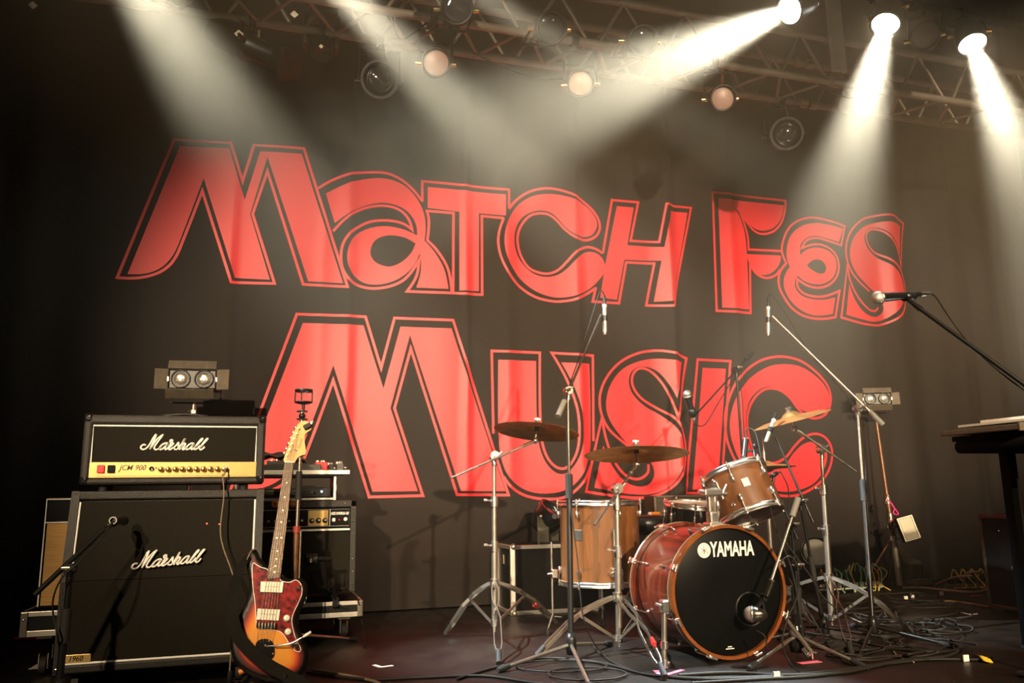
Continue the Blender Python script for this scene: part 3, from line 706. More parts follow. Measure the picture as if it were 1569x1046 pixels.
# ---- head
HX0, HX1, HZ0, HZ1, HY0, HY1 = -0.668, 0.028, 0.766, 1.046, 3.615, 3.85
t = thing('amplifier_head', 'black valve amplifier head with gold control panel on the tall cabinet', 'amplifier', ((HX0 + HX1) / 2, 3.73, ZT))
hw, hc = HX1 - HX0, (HX0 + HX1) / 2
part('body', MB().box((hc, (HY0 + .025 + HY1) / 2, (HZ0 + HZ1) / 2), (hw - .01, HY1 - HY0 - .025, HZ1 - HZ0 - .01), .006), TOLEX, t, True)
part('top_rail', MB().box((hc, (HY0 + HY1) / 2, HZ1 - .021), (hw, HY1 - HY0, .042), .012), TOLEX, t, True)
part('bottom_rail', MB().box((hc, (HY0 + HY1) / 2, HZ0 + .013), (hw, HY1 - HY0, .026), .010), TOLEX, t, True)
for x in (HX0 + .017, HX1 - .017): part('side_panel', MB().box((x, (HY0 + HY1) / 2, (HZ0 + HZ1) / 2), (.034, HY1 - HY0, HZ1 - HZ0 - .01), .010), TOLEX, t, True)
fx0, fx1 = HX0 + .036, HX1 - .036; GZ0, GZ1 = HZ0 + .027, HZ0 + .090
part('grille', MB().box((hc, HY0 + .016, (GZ1 + HZ1 - .044) / 2), (fx1 - fx0, .012, HZ1 - .044 - GZ1), .002), GRILLE, t, True)
zt_ = HZ1 - .045
part('piping', MB().tube([(fx0, HY0 + .006, GZ1), (fx0, HY0 + .006, zt_), (fx1, HY0 + .006, zt_), (fx1, HY0 + .006, GZ1)], .0036, 6), PIPING, t, True)
part('badge', face_frame(script_logo(.255), SY(268, 677, HY0 + .006), (1, 0, 0), (0, 0, 1)), WHITE, t, True, 'white raised script badge')
gp = part('control_panel', MB().box((hc, HY0 + .012, (GZ0 + GZ1) / 2), (fx1 - fx0 + .012, .014, GZ1 - GZ0), .002), GOLD, t, True, 'gold control panel')
gy = HY0 + .004
pz_ = (GZ0 + GZ1) / 2 + .004
def gpx(px): return fx0 + (px - 137) / (390 - 137) * (fx1 - fx0)
part('power_switch', MB().box((gpx(152.5), gy - .003, pz_), (.026, .012, .030), .002), mat('lit_red_rocker', (.65, .01, .01), .3, emit=(1, .02, .02), estr=.5), gp, True, 'glowing red rocker switch')
part('standby_switch', MB().box((gpx(167.8), gy - .003, pz_), (.026, .012, .030), .002), BLKGLOSS, gp, True)
part('panel_lettering', face_frame(text_mb('JCM 900', .030, .0002, .0002, .92, .3), (gpx(199), gy - .0008, pz_ + .004), (1, 0, 0), (0, 0, 1)), mat('brown_print', (.10, .05, .015), .5), gp, True)
part('input_jack', MB().lathe([(.009, 0), (.009, .006), (.009, .006), (.004, .006), (.004, .002)], (gpx(228), gy, pz_), (0, -1, 0), 16), BLKGLOSS, gp, True)
part('pilot_light', MB().ball((gpx(235), gy, pz_ + .003), .0035, 8, 6), RED, gp, True)
for i in range(10):
    x = gpx(242.5 + i * 10.9)
    k = part('knob', MB().lathe([(.0115, 0), (.0115, .004), (.0095, .006), (.0085, .018), (.0085, .018), (.007, .0195), (.001, .0195)], (x, gy, pz_ - .002), (0, -1, 0), 16), BRASS, gp, True)
    part('pointer', MB().box((x, gy - .0198, pz_ + .002), (.0014, .001, .007)), BLKGLOSS, k, True)
for p, q in ((131, 399),):
    part('panel_line', MB().box((hc, gy - .0006, GZ0 + .007), (fx1 - fx0 - .05, .0006, .0010)), mat('brown_print', (.10, .05, .015), .5), gp, True)
for x in (hc - .075, hc + .11):
    part('handle_mount', MB().box((x, HY0 + .10, HZ1 + .003), (.05, .03, .008), .002), BRASS, t, True)
part('carry_handle', MB().tube(curve3([(hc - .075, HY0 + .10, HZ1 + .006), (hc + .0175, HY0 + .10, HZ1 + .014), (hc + .11, HY0 + .10, HZ1 + .006)], 6), .006, 8), BLK, t, True)
corner_caps(t, [(HX0 + .016, HY0 + .016, HZ1 - .014), (HX1 - .016, HY0 + .016, HZ1 - .014), (HX0 + .016, HY0 + .016, HZ0 + .018), (HX1 - .016, HY0 + .016, HZ0 + .018)], .036)
for x in (HX0 + .08, HX1 - .08):
    for y in (HY0 + .05, HY1 - .05): part('foot', MB().cyl((x, y, ZT - .001), (x, y, HZ0 + .004), .016, .018, 12), RUBBER, t, True)
# guitar lead from the head down the cabinet and along the floor
jx = gpx(343)
cb_ = curve3([(jx, gy - .028, pz_ + .002), (jx - .004, gy - .05, pz_ - .03), (jx - .010, HY0 - .035, .80), SY(343, 760, 3.56), SY(338, 820, 3.50), SY(355, 875, 3.45), SY(362, 905, 3.42), SY(355, 985, 3.36), SY(352, 1040, 3.3), (-.04, 3.26, .03), (.08, 3.1, .006), (.25, 3.05, .006)], 6)
t = thing('instrument_cable', 'dark guitar lead plugged into the gold panel and hanging down the cabinet', 'cable', (jx, 3.5, 0.0))
part('lead', MB().tube(cb_, .0028, 6), CABLE_W, t, True)
part('jack_plug', MB().cyl((jx, gy - .001, pz_ + .002), (jx, gy - .030, pz_ + .002), .0055, n=10), CHROME, t, True)

# ---- tan combo amplifier half hidden behind the cabinet
t = thing('combo_amplifier', 'combo amplifier with tan grille cloth half hidden behind the tall cabinet', 'amplifier', (-.56, 4.12, .262))
cx0, cx1, cy0, cz0, cz1 = -.862, -.30, 4.0, .262, .722
part('body', MB().box(((cx0 + cx1) / 2, cy0 + .13, (cz0 + cz1) / 2), (cx1 - cx0, .24, cz1 - cz0), .010), TOLEX, t, True)
TAN = mat('tan_grille_cloth', (.46, .26, .085), .8, var=.18, scale=90, stretch=(.15, 1, 3), bump=.4, bscale=300)
part('grille', MB().box(((cx0 + cx1) / 2 + .004, cy0 + .006, (cz0 + .012 + .615) / 2), (cx1 - cx0 - .02, .012, .615 - cz0 - .012), .002), TAN, t, True)
part('control_panel', MB().box(((cx0 + cx1) / 2, cy0 + .006, .664), (cx1 - cx0 - .02, .014, .088), .002), BLKGLOSS, t, True)
part('piping', MB().tube([(cx0 + .006, cy0 - .002, cz0 + .01), (cx0 + .006, cy0 - .002, .714), (cx1, cy0 - .002, .714)], .0036, 6).cyl((cx0 + .006, cy0 - .002, .616), (cx1, cy0 - .002, .616), .003, n=6), PIPING, t, True)
for k in range(5): part('knob', MB().lathe([(.011, 0), (.010, .012), (.010, .012), (.001, .013)], (cx0 + .12 + k * .06, cy0 - .001, .664), (0, -1, 0), 12), BLK, t, True)
corner_caps(t, [(cx0 + .013, cy0 + .022, cz1 - .012)], .03)

def dolly(label, x0, x1, y0, y1, z0, z1):
    """flight-case tray on castors"""
    t = thing('equipment_dolly', label, 'dolly', ((x0 + x1) / 2, (y0 + y1) / 2, 0))
    xc, yc, zc = (x0 + x1) / 2, (y0 + y1) / 2, (z0 + z1) / 2
    part('tray', MB().box((xc, yc, zc), (x1 - x0 - .012, y1 - y0 - .012, z1 - z0 - .008), .003), CASEPLY, t, True)
    for z, h in ((z1 - .010, .020), (z0 + .012, .024)):
        part('edge_rail', MB().box((xc, y0 + .006, z), (x1 - x0, .012, h), .002), ALU, t, True)
        for x in (x0 + .006, x1 - .006): part('edge_rail', MB().box((x, yc, z), (.012, y1 - y0, h), .002), ALU, t, True)
    for x in (x0 + .014, x1 - .014):
        part('corner_plate', MB().box((x, y0 + .002, zc), (.028, .014, z1 - z0), .003), STEEL, t, True)
        part('corner_rivet', MB().ball((x, y0 - .006, zc + .02), .005, 8, 6), CHROME, t, True)
    for x in (x0 + .09, x1 - .09):
        for y in (y0 + .05, y1 - .05):
            c = part('castor', MB().cyl((x - .012, y, .036), (x + .012, y, .036), .036, n=18), RUBBER, t, True)
            part('castor_fork', MB().box((x - .017, y, .055), (.004, .03, .06)).box((x + .017, y, .055), (.004, .03, .06)).box((x, y, z0 - .006), (.06, .06, .014), .002), STEEL, c, True)
    return t
dolly('black tray dolly with aluminium edges under the tan grille amplifier', -.905, -.28, 3.95, 4.30, .158, .258)
JX0, JX1, JY0, JZ0, JZ1 = -.26, .512, 4.45, .222, .690
dolly('black tray dolly with aluminium edges under the wide black combo', -.30, .545, 4.38, 4.82, .108, .186)

# ---- wide black combo with row of black knobs
t = thing('combo_amplifier', 'wide black combo amplifier with studded edges below the rack case', 'amplifier', ((JX0 + JX1) / 2, 4.6, .186))
jc = (JX0 + JX1) / 2
part('body', MB().box((jc, JY0 + .16, (JZ0 + JZ1) / 2), (JX1 - JX0, .28, JZ1 - JZ0), .008), TOLEX, t, True)
for x in (JX0 + .016, JX1 - .016): part('side_trim', MB().box((x, JY0 + .012, (JZ0 + JZ1) / 2), (.032, .028, JZ1 - JZ0), .004), TOLEX, t, True)
part('top_trim', MB().box((jc, JY0 + .012, JZ1 - .018), (JX1 - JX0, .028, .036), .004), TOLEX, t, True)
part('grille', MB().box((jc, JY0 + .012, (JZ0 + .012 + .528) / 2), (JX1 - JX0 - .066, .012, .528 - JZ0 - .012), .002), GRILLE, t, True)
part('trim_bar', MB().box((jc, JY0 + .004, .540), (JX1 - JX0 - .064, .010, .012), .002), ALU, t, True)
jp = part('control_panel', MB().box((jc, JY0 + .010, .600), (JX1 - JX0 - .066, .012, .098), .002), BLKGLOSS, t, True)
part('panel_border', MB().tube([(JX0 + .038, JY0 + .003, .558), (JX0 + .038, JY0 + .003, .644), (JX1 - .038, JY0 + .003, .644), (JX1 - .038, JY0 + .003, .558)], .0018, 4, True), ALU, jp, True)
def jpx(px): return SY(px, 790, JY0).x
for a, b, m_ in ((472, 503, GOLD),): part('gold_section', MB().box(((jpx(a) + jpx(b)) / 2, JY0 + .003, .600), (jpx(b) - jpx(a), .004, .08), .001), m_, jp, True)
part('divider', MB().box((jpx(505.5), JY0 + .003, .600), (.004, .005, .084)), ALU, jp, True)
for px in (411, 421.5, 432, 442.5, 453, 462, 478, 488, 498):
    k = part('knob', MB().lathe([(.0135, 0), (.0135, .004), (.010, .008), (.009, .018), (.009, .018), (.001, .019)], (jpx(px), JY0 + .002, .588), (0, -1, 0), 14), BLK, jp, True)
    part('pointer', MB().box((jpx(px) + .002, JY0 - .0175, .590), (.010, .002, .008)), WHITE, k, True)
part('panel_lettering', face_frame(text_mb('JAZZ CHORUS-120', .0185, .0003, .0007, .60), (jpx(520.5), JY0 + .003, .622), (1, 0, 0), (0, 0, 1)), WHITE, jp, True)
part('input_socket', MB().box((jpx(511.5), JY0, .590), (.016, .008, .018), .002), WHITE, jp, True)
part('pilot_light', MB().ball((jpx(520), JY0 + .001, .589), .005, 8, 6), RED, jp, True)
part('power_switch', MB().lathe([(.010, 0), (.010, .006), (.001, .007)], (jpx(529.5), JY0 + .002, .592), (0, -1, 0), 14), WHITE, jp, True)
for i in range(7): part('stud', MB().ball((JX1 - .016, JY0 - .003, JZ0 + .04 + i * .064), .0042, 8, 6), BRASS, t, True)
for i in range(9): part('stud', MB().ball((JX1 - .06 - i * .07, JY0 - .003, JZ1 - .016), .0042, 8, 6), BRASS, t, True)
for x in (JX0 + .1, JX1 - .1): 
    for y in (JY0 + .08, JY0 + .24): part('foot', MB().cyl((x, y, .1855), (x, y, JZ0 + .004), .018, n=10), RUBBER, t, True)

# ---- rack case on the combo
RX0, RX1, RY0, RZ0, RZ1 = -.10, .395, 4.44, .6905, .822
t = thing('rack_case', 'open rack case with aluminium edges on the wide combo', 'case', ((RX0 + RX1) / 2, 4.58, RZ0))
part('bottom_panel', MB().box(((RX0 + RX1) / 2, RY0 + .13, RZ0 + .014), (RX1 - RX0, .24, .010), .002), CASEPLY, t, True)
part('top_panel', MB().box(((RX0 + RX1) / 2, RY0 + .13, RZ1 - .006), (RX1 - RX0, .24, .010), .002), CASEPLY, t, True)
for x in (RX0, RX1):
    part('side_panel', MB().box((x, RY0 + .13, (RZ0 + RZ1) / 2), (.010, .24, RZ1 - RZ0 - .012), .002), CASEPLY, t, True)
    part('edge_rail', MB().box((x, RY0 + .004, (RZ0 + RZ1) / 2), (.014, .014, RZ1 - RZ0), .002), ALU, t, True)
for z in (RZ0 + .008, RZ1 - .004): part('edge_rail', MB().box(((RX0 + RX1) / 2, RY0 + .004, z), (RX1 - RX0, .014, .010), .002), ALU, t, True)
part('latch', MB().box((RX1 + .008, RY0 + .03, (RZ0 + RZ1) / 2), (.008, .03, .03), .002), STEEL, t, True)
for x in (RX0 + .06, RX1 - .06): part('foot', MB().cyl((x, RY0 + .06, RZ0), (x, RY0 + .06, RZ0 + .01), .012, n=8).cyl((x, RY0 + .2, RZ0), (x, RY0 + .2, RZ0 + .01), .012, n=8), RUBBER, t, True)
u = thing('rack_unit', 'slim black rack unit with grey displays inside the open case', 'rack unit', (.15, 4.56, RZ0 + .019))
part('chassis', MB().box(((RX0 + RX1) / 2, RY0 + .12, RZ0 + .042), (RX1 - RX0 - .04, .20, .044), .002), BLK, u, True)
for px in (413, 451): part('display', MB().box((SY(px, 758, RY0).x, RY0 + .018, RZ0 + .043), (.042, .004, .024), .001), mat('grey_display', (.20, .22, .16), .3), u, True)
for px, c in ((478, CHROME), (482, BLKGLOSS)): part('knob', MB().lathe([(.006, 0), (.006, .01), (.001, .011)], (SY(px, 760, RY0).x, RY0 + .02, RZ0 + .04), (0, -1, 0), 10), c, u, True)
part('blue_light', MB().ball((SY(493, 756, RY0).x, RY0 + .016, RZ0 + .046), .005, 8, 6), mat('blue_led', (.3, .5, 1), .4, emit=(.35, .6, 1), estr=12), u, True)
# ---- pedalboard laid across the rack case, with its pedals
PX0, PX1, PYc, PZ0 = .0, .478, 4.50, .8225
t = thing('pedalboard', 'flat pedalboard with pale aluminium edge lying on the rack case', 'pedalboard', (.2, PYc, PZ0))
part('deck', MB().box(((PX0 + PX1) / 2 - .02, PYc + .06, PZ0 + .010), (PX1 - PX0, .30, .016), .002), CASEPLY, t, True)
part('front_rail', MB().box(((PX0 + PX1) / 2 - .02, PYc - .095, PZ0 + .012), (PX1 - PX0 + .02, .016, .024), .003), ALU, t, True)
part('patch_bar', MB().box((.15, PYc - .05, PZ0 + .036), (.34, .06, .036), .003), mat('grey_metal', (.05, .048, .042), .4, .3), t, True)
def pedal(label, x, y, w_, d_, h_, m, z=PZ0 + .0185):
    t = thing('effects_pedal', label, 'pedal', (x, y, z))
    part('housing', MB().box((x, y, z + h_ / 2), (w_, d_, h_), .003), m, t, True)
    part('footswitch', MB().cyl((x, y - d_ * .25, z + h_), (x, y - d_ * .25, z + h_ + .012), .006, n=10).cyl((x, y - d_ * .25, z + h_), (x, y - d_ * .25, z + h_ + .004), .010, n=10), CHROME, t, True)
    for s_ in (-1, 1): part('knob', MB().lathe([(.008, 0), (.007, .012), (.001, .013)], (x + s_ * w_ * .25, y + d_ * .28, z + h_), (0, 0, 1), 12), WHITE, t, True)
    part('jack', MB().cyl((x + w_ / 2, y, z + h_ / 2), (x + w_ / 2 + .016, y, z + h_ / 2), .005, n=8), CHROME, t, True)
    return t
pedal('black effects pedal nearest the amplifier head', SY(424, 715, 4.52).x, 4.54, .10, .12, .056, BLK)
pedal('small black effects pedal under the crumpled cloth', SY(462, 715, 4.52).x, 4.56, .07, .11, .046, BLK)
pedal('red effects pedal beside the crumpled black cloth', SY(492, 712, 4.52).x, 4.54, .062, .11, .050, RED)
pedal('small black effects pedal beside the red one', SY(505, 715, 4.52).x, 4.48, .03, .09, .034, BLK)
pedal('grey knobbed effects pedal at the board end', SY(519, 715, 4.52).x, 4.48, .036, .09, .040, mat('grey_metal', (.05, .048, .042), .4, .3))
# crumpled cloth over the pedals
cl = MB(); nx_, ny_ = 24, 8
A, B = SY(405, 690, 4.60), SY(484, 722, 4.52)
for i in range(nx_ + 1):
    for j in range(ny_ + 1):
        u_, v_ = i / nx_, j / ny_
        z = .895 + .050 * (1 - u_) ** 1.2 + .020 * math.sin(3.1 * u_) - .06 * abs(v_ - .45) ** 1.5 + .006 * math.sin(19 * u_ + 5 * v_) - .030 * max(0, u_ - .8) / .2
        cl.v.append(V((A.x + (B.x - A.x) * u_, 4.50 + .17 * v_ - .02 * u_, z)))
for i in range(nx_):
    for j in range(ny_):
        k = i * (ny_ + 1) + j; cl.f.append((k, k + ny_ + 1, k + ny_ + 2, k + 1)); cl.sm.append(True)
o = solo('folded_cloth', cl, mat('brown_black_cloth', (.030, .020, .013), .9, bump=.4, bscale=200, var=.2), 'crumpled dark brown cloth draped over the pedals', 'cloth', ((A.x + B.x) / 2, 4.58, .86))
m_ = o.modifiers.new('thickness', 'SOLIDIFY'); m_.thickness = .006
# orange-tipped plugs on the wide combo's top edge
for px, lab in ((421.5, 'orange ring plug lying by the amplifier head corner'), (449.5, 'orange ring plug lying behind the guitar neck')):
    p = SY(px, 774, 4.42) ; p.z = .676
    t = thing('cable_plug', lab, 'plug', p)
    part('sleeve', MB().lathe([(.008, -.01), (.018, -.01), (.018, .012), (.010, .014), (.008, .006)], p, (-.1, -1, 0), 16), mat('orange_ring', (.75, .22, .02), .4), t, True)
    part('tip', MB().cyl(p + V((0, .04, 0)), p + V((0, -.018, 0)), .007, n=10), CHROME, t, True)

# ------------------------------------------------------------------ sunburst guitar
gB, gT = SY(400, 1040, 3.08), SY(460, 650, 3.30)
gv = (gT - gB).normalized(); gn = V((-.10, -1, 0)); gn = (gn - gv * gn.dot(gv)).normalized(); gu = gv.cross(gn).normalized()
# gn faces the camera; gu points right
if gu.x < 0: gu = -gu
def gz(ox, oy, s):
    def f(p, h=0.0):
        d = ray(ox + p[0] / s, oy + p[1] / s); k = (gB + gn * h - EYE).dot(gn) / d.dot(gn)
        q = EYE + d * k; return ((q - gB).dot(gu), (q - gB).dot(gv))
    return f
G1, G2 = gz(350, 640, 4.98), gz(340, 830, 4.84)
g = thing('electric_guitar', 'sunburst offset electric guitar with tortoiseshell pickguard leaning on its stand', 'guitar', gB)
def gp_(name, mp, pts, h, th, m, parent=None, closed_smooth=True, label=None):
    pts2 = cat_rom(pts, 6, True); lp = [mp((p.x, p.y)) for p in pts2]
    return part(name, MB().prism([lp], gB + gn * h, gu, gv, th), m, parent or g, True, label)
S1 = lambda l: [(x, y, 1) for x, y in l]
body_px = [(345, 205)] + S1([(330, 168), (288, 122), (262, 68), (235, 50), (200, 75), (182, 130), (188, 210), (205, 300), (195, 390), (150, 500), (105, 590), (70, 690), (62, 790), (90, 880), (160, 960),
           (260, 1010), (380, 1040), (480, 1042), (565, 1005), (620, 940), (640, 860), (632, 780), (600, 700), (568, 620), (566, 560), (590, 490), (622, 420), (636, 350), (622, 295), (580, 268), (520, 278), (470, 262)]) + [(452, 240), (430, 262)]
# sunburst: distance from the rim drives black -> red -> amber, printed into a vertex attribute-free radial field
sb = bpy.data.materials.new('sunburst_lacquer'); sb.use_nodes = True; nt = sb.node_tree; b = nt.nodes['Principled BSDF']
b.inputs['Roughness'].default_value = .35; b.inputs['Coat Weight'].default_value = .6; b.inputs['Coat Roughness'].default_value = .02; b.inputs['Specular IOR Level'].default_value = .15
at = nt.nodes.new('ShaderNodeAttribute'); at.attribute_name = 'rim'
rp = nt.nodes.new('ShaderNodeValToRGB'); cr = rp.color_ramp
cr.elements[0].position = .20; cr.elements[0].color = (.006, .004, .003, 1)
cr.elements[1].position = .85; cr.elements[1].color = (.82, .32, .035, 1)
for p_, c_ in ((.36, (.16, .006, .004, 1)), (.50, (.55, .06, .008, 1)), (.65, (.78, .20, .018, 1))):
    e = cr.elements.new(p_); e.color = c_
ns = nt.nodes.new('ShaderNodeTexNoise'); ns.inputs['Scale'].default_value = 9; ns.inputs['Detail'].default_value = 4
mx = nt.nodes.new('ShaderNodeMix'); mx.data_type = 'RGBA'; mx.blend_type = 'MULTIPLY'; mx.inputs[0].default_value = .25
nt.links.new(at.outputs['Fac'], rp.inputs[0]); nt.links.new(rp.outputs[0], mx.inputs[6]); nt.links.new(ns.outputs['Color'], mx.inputs[7])
nt.links.new(mx.outputs[2], b.inputs['Base Color'])
lp = [V(G2((p.x, p.y))) for p in cat_rom(body_px, 6, True)]
TH = .042
mb = MB().prism([[tuple(p) for p in lp]], gB - gn * TH, gu, gv, TH)
# rounded top edge and an inner grid carrying the burst
bm = bmesh.new()
xs_, ys_ = [p.x for p in lp], [p.y for p in lp]
def inside(q):
    r_ = False; n_ = len(lp)
    for i in range(n_):
        a, b2 = lp[i], lp[(i + 1) % n_]
        if (a.y > q.y) != (b2.y > q.y) and q.x < (b2.x - a.x) * (q.y - a.y) / (b2.y - a.y) + a.x: r_ = not r_
    return r_
def rimd(q):
    d = 9
    for i in range(len(lp)):
        a, b2 = lp[i], lp[(i + 1) % len(lp)]; ab = b2 - a
        t_ = max(0, min(1, (q - a).dot(ab) / max(ab.dot(ab), 1e-9))); d = min(d, (q - a - ab * t_).length)
    return d
inner = []
stp = .009
y = min(ys_)
while y < max(ys_):
    x = min(xs_)
    while x < max(xs_):
        q = V((x, y))
        if inside(q) and rimd(q) > .006: inner.append(q)
        x += stp
    y += stp
from mathutils.geometry import delaunay_2d_cdt
allp = list(lp) + inner
vo, eo, fo, *_ = delaunay_2d_cdt(allp, [(i, (i + 1) % len(lp)) for i in range(len(lp))], [list(range(len(lp)))], 1, 1e-6)
face = MB(); rim = []
for p in vo:
    d = rimd(p); lift = -.006 * max(0, 1 - d / .010) ** 2
    face.v.append(gB + gu * p.x + gv * p.y + gn * (.0005 + lift)); rim.append(min(1, d / .075))
for f in fo:
    a, b2, c2 = (vo[i] for i in f[:3])
    f = list(f)
    if (b2 - a).cross(c2 - a) < 0: f = f[::-1]
    face.f.append(tuple(f)); face.sm.append(True)
body = part('body', face, sb, g, True, 'sunburst lacquered body')
att = body.data.attributes.new('rim', 'FLOAT', 'POINT'); att.data.foreach_set('value', rim)
sides = MB()
sides.add([gB + gu * p.x + gv * p.y + gn * (-.006) for p in lp] + [gB + gu * p.x + gv * p.y - gn * TH for p in lp],
          [(i, (i + 1) % len(lp), len(lp) + (i + 1) % len(lp), len(lp) + i) for i in range(len(lp))], True)
sides.prism([[tuple(p) for p in lp]], gB - gn * TH, gu, gv, 0.0)
part('body_back', sides, mat('black_lacquer', (.008, .006, .005), .10, coat=1.0), g, True)
pg_px = [(236, 152)] + S1([(290, 186), (342, 206)]) + [(345, 275), (430, 268)] + S1([(445, 288), (500, 297), (552, 281), (588, 315), (595, 380), (570, 450), (536, 520), (520, 575), (530, 650), (555, 730), (586, 790)]) + \
        S1([(575, 815), (540, 805), (500, 762), (470, 710), (425, 664)]) + [(300, 652), (258, 640)] + S1([(250, 560), (244, 450), (228, 330), (222, 220), (226, 165)])
TORT = mat('tortoiseshell', (.17, .008, .008), .22, var=.9, scale=55, spec=.2)
cenx = sum(p[0] for p in pg_px) / len(pg_px); ceny = sum(p[1] for p in pg_px) / len(pg_px)
gp_('pickguard_edge', G2, pg_px, .0006, .0016, WHITE, label='cream pickguard edge')
pgp = cat_rom(pg_px, 6, True); ins = []
m_n = len(pgp)
for i in range(m_n):
    d = (pgp[(i + 1) % m_n] - pgp[i - 1]); nrm = V((d.y, -d.x)).normalized()
    ins.append(pgp[i] + nrm * -4.5)
if sum((p - V((cenx, ceny))).length for p in ins) > sum((p - V((cenx, ceny))).length for p in pgp):
    ins = [pgp[i] * 2 - ins[i] for i in range(m_n)]
part('pickguard', MB().prism([[G2((p.x, p.y)) for p in ins]], gB + gn * .0018, gu, gv, .0014), TORT, g, True, 'red tortoiseshell pickguard')
for q4 in ([(290, 297), (458, 300), (448, 379), (286, 373)], [(266, 497), (433, 505), (421, 585), (258, 578)]):
    pk = gp_('pickup', G2, q4, .003, .009, mat('cream_plastic', (.74, .69, .55), .35), label='cream soapbar pickup')
    a, b2 = V(q4[0]) * .55 + V(q4[3]) * .45, V(q4[1]) * .5 + V(q4[2]) * .5
    for k in range(6):
        q = a.lerp(b2, .22 + .56 * k / 5); w2 = G2((q.x, q.y))
        part('pole_piece', MB().cyl(gB + gu * w2[0] + gv * w2[1] + gn * .012, gB + gu * w2[0] + gv * w2[1] + gn * .0127, .0022, n=8), mat('brown_pole_piece', (.22, .12, .06), .4, .5), pk, True)
def gpos(mp, p, h): w2 = mp(p); return gB + gu * w2[0] + gv * w2[1] + gn * h
gp_('bridge', G2, [(258, 602), (408, 606), (404, 648), (256, 640)], .004, .010, MIRROR)
for k in range(6):
    a, b2 = gpos(G2, (278 + k * 23, 606), .0145), gpos(G2, (276 + k * 23, 642), .0145)
    part('bridge_saddle', MB().cyl(a, b2, .0028, n=8), STEEL, g, True)
gp_('tremolo_plate', G2, S1([(250, 770), (262, 738), (300, 720), (345, 722), (378, 745), (390, 790), (385, 850), (340, 880), (270, 860)]), .001, .003, MIRROR)
for q in ((322, 770), (350, 735), (380, 830), (240, 870)): part('screw', MB().ball(gpos(G2, q, .005), .004, 8, 6), CHROME, g, True)
part('tremolo_arm', MB().tube(curve3([gpos(G2, (335, 775), .008), gpos(G2, (440, 770), .022), gpos(G2, (520, 755), .028), gpos(G2, (600, 712), .032)], 6), .003, 8), CHROME, g, True)
part('arm_tip', MB().tube([gpos(G2, (598, 713), .032), gpos(G2, (625, 698), .033), gpos(G2, (662, 674), .034)], [.003, .006, .004], 10), WHITE, g, True)
for q in ((482, 567), (492, 668)):
    kn = part('knob', MB().lathe([(.013, 0), (.012, .004), (.0095, .014), (.0095, .014), (.001, .0155)], gpos(G2, q, .003), gn, 18), mat('cream_plastic', (.74, .69, .55), .35), g, True, 'cream control knob')
part('toggle_switch', MB().lathe([(.008, 0), (.008, .004), (.004, .005), (.003, .014), (.001, .015)], gpos(G2, (562, 348), .003), gn, 12), CHROME, g, True)
part('output_jack', MB().lathe([(.012, 0), (.011, .003), (.005, .006), (.005, .03), (.001, .031)], gpos(G2, (545, 768), .003), (gn + gu * -.7).normalized(), 14), CHROME, g, True)
for q in ((238, 168), (240, 208), (284, 210), (238, 305), (258, 440), (553, 440), (505, 608), (430, 648), (536, 705), (570, 790), (590, 330), (500, 700)):
    part('screw', MB().ball(gpos(G2, q, .0034), .0022, 6, 5), CHROME, g, True)
# neck, fretboard and strings
NB = (G1((330, 1046)), G1((413, 1046)))
nb_l, nb_r = V(G2((338, 277))), V(G2((432, 270))); nu_l, nu_r = V(G1((430, 346))), V(G1((503, 349)))
neck = MB()
ms = 10
for i in range(ms + 1):
    t_ = i / ms; l_, r_ = nb_l.lerp(nu_l, t_), nb_r.lerp(nu_r, t_)
    for j in range(9):
        a = math.pi * j / 8; q = l_.lerp(r_, .5 - .5 * math.cos(a)); dp = .006 - .021 * math.sin(a)
        neck.v.append(gB + gu * q.x + gv * q.y + gn * (dp + .002))
for i in range(ms):
    for j in range(8): neck.f.append((i * 9 + j, i * 9 + j + 1, (i + 1) * 9 + j + 1, (i + 1) * 9 + j)); neck.sm.append(True)
MAPLE = mat('amber_maple', (.66, .38, .12), .34, coat=.25, var=.08, scale=12, stretch=(1, 1, .2))
part('neck', neck, MAPLE, g, True)
part('fretboard', MB().prism([[tuple(nb_l), tuple(nb_r - V((.003, 0))), tuple(nu_r - V((.002, 0))), tuple(nu_l)]], gB + gn * .007, gu, gv, .005), mat('rosewood', (.11, .055, .030), .5, var=.35, scale=30, stretch=(1, 1, .3)), g, True)
part('nut', MB().prism([[tuple(nu_l), tuple(nu_r), tuple(nu_r + V((0, .005))), tuple(nu_l + V((0, .005)))]], gB + gn * .007, gu, gv, .007), WHITE, g, True)
Lsc = (G2((330, 625))[1] - nu_l.y)
def fret_t(k): return (1 - 2 ** (-k / 12)) * Lsc / (nb_l.y - nu_l.y)
def fpos(t_, s_): return (nu_l.lerp(nb_l, t_)).lerp(nu_r.lerp(nb_r, t_), s_)
for k in range(1, 22):
    t_ = fret_t(k)
    if t_ < .99:
        a, b2 = fpos(t_, .01), fpos(t_, .96)
        part('fret', MB().cyl(gB + gu * a.x + gv * a.y + gn * .0122, gB + gu * b2.x + gv * b2.y + gn * .0122, .0012, n=6), BRASS, g, True)
for k in (3, 5, 7, 9, 12, 15, 17, 19, 21):
    tm = (fret_t(k) + fret_t(k - 1)) / 2
    for s_ in ((.3, .7) if k == 12 else (.5,)):
        a = fpos(tm, s_); part('inlay_dot', MB().cyl(gB + gu * a.x + gv * a.y + gn * .0119, gB + gu * a.x + gv * a.y + gn * .0124, .0034, n=10), WHITE, g, True)
hs = [(430, 342), (420, 322)] + S1([(452, 235), (482, 150), (516, 78), (542, 42), (575, 28), (612, 36), (636, 62), (628, 92), (600, 115), (582, 135), (582, 190), (591, 255)]) + [(586, 284)] + S1([(552, 292), (522, 315)]) + [(506, 346)]
hd = gp_('headstock', G1, hs, -.008, .014, MAPLE)
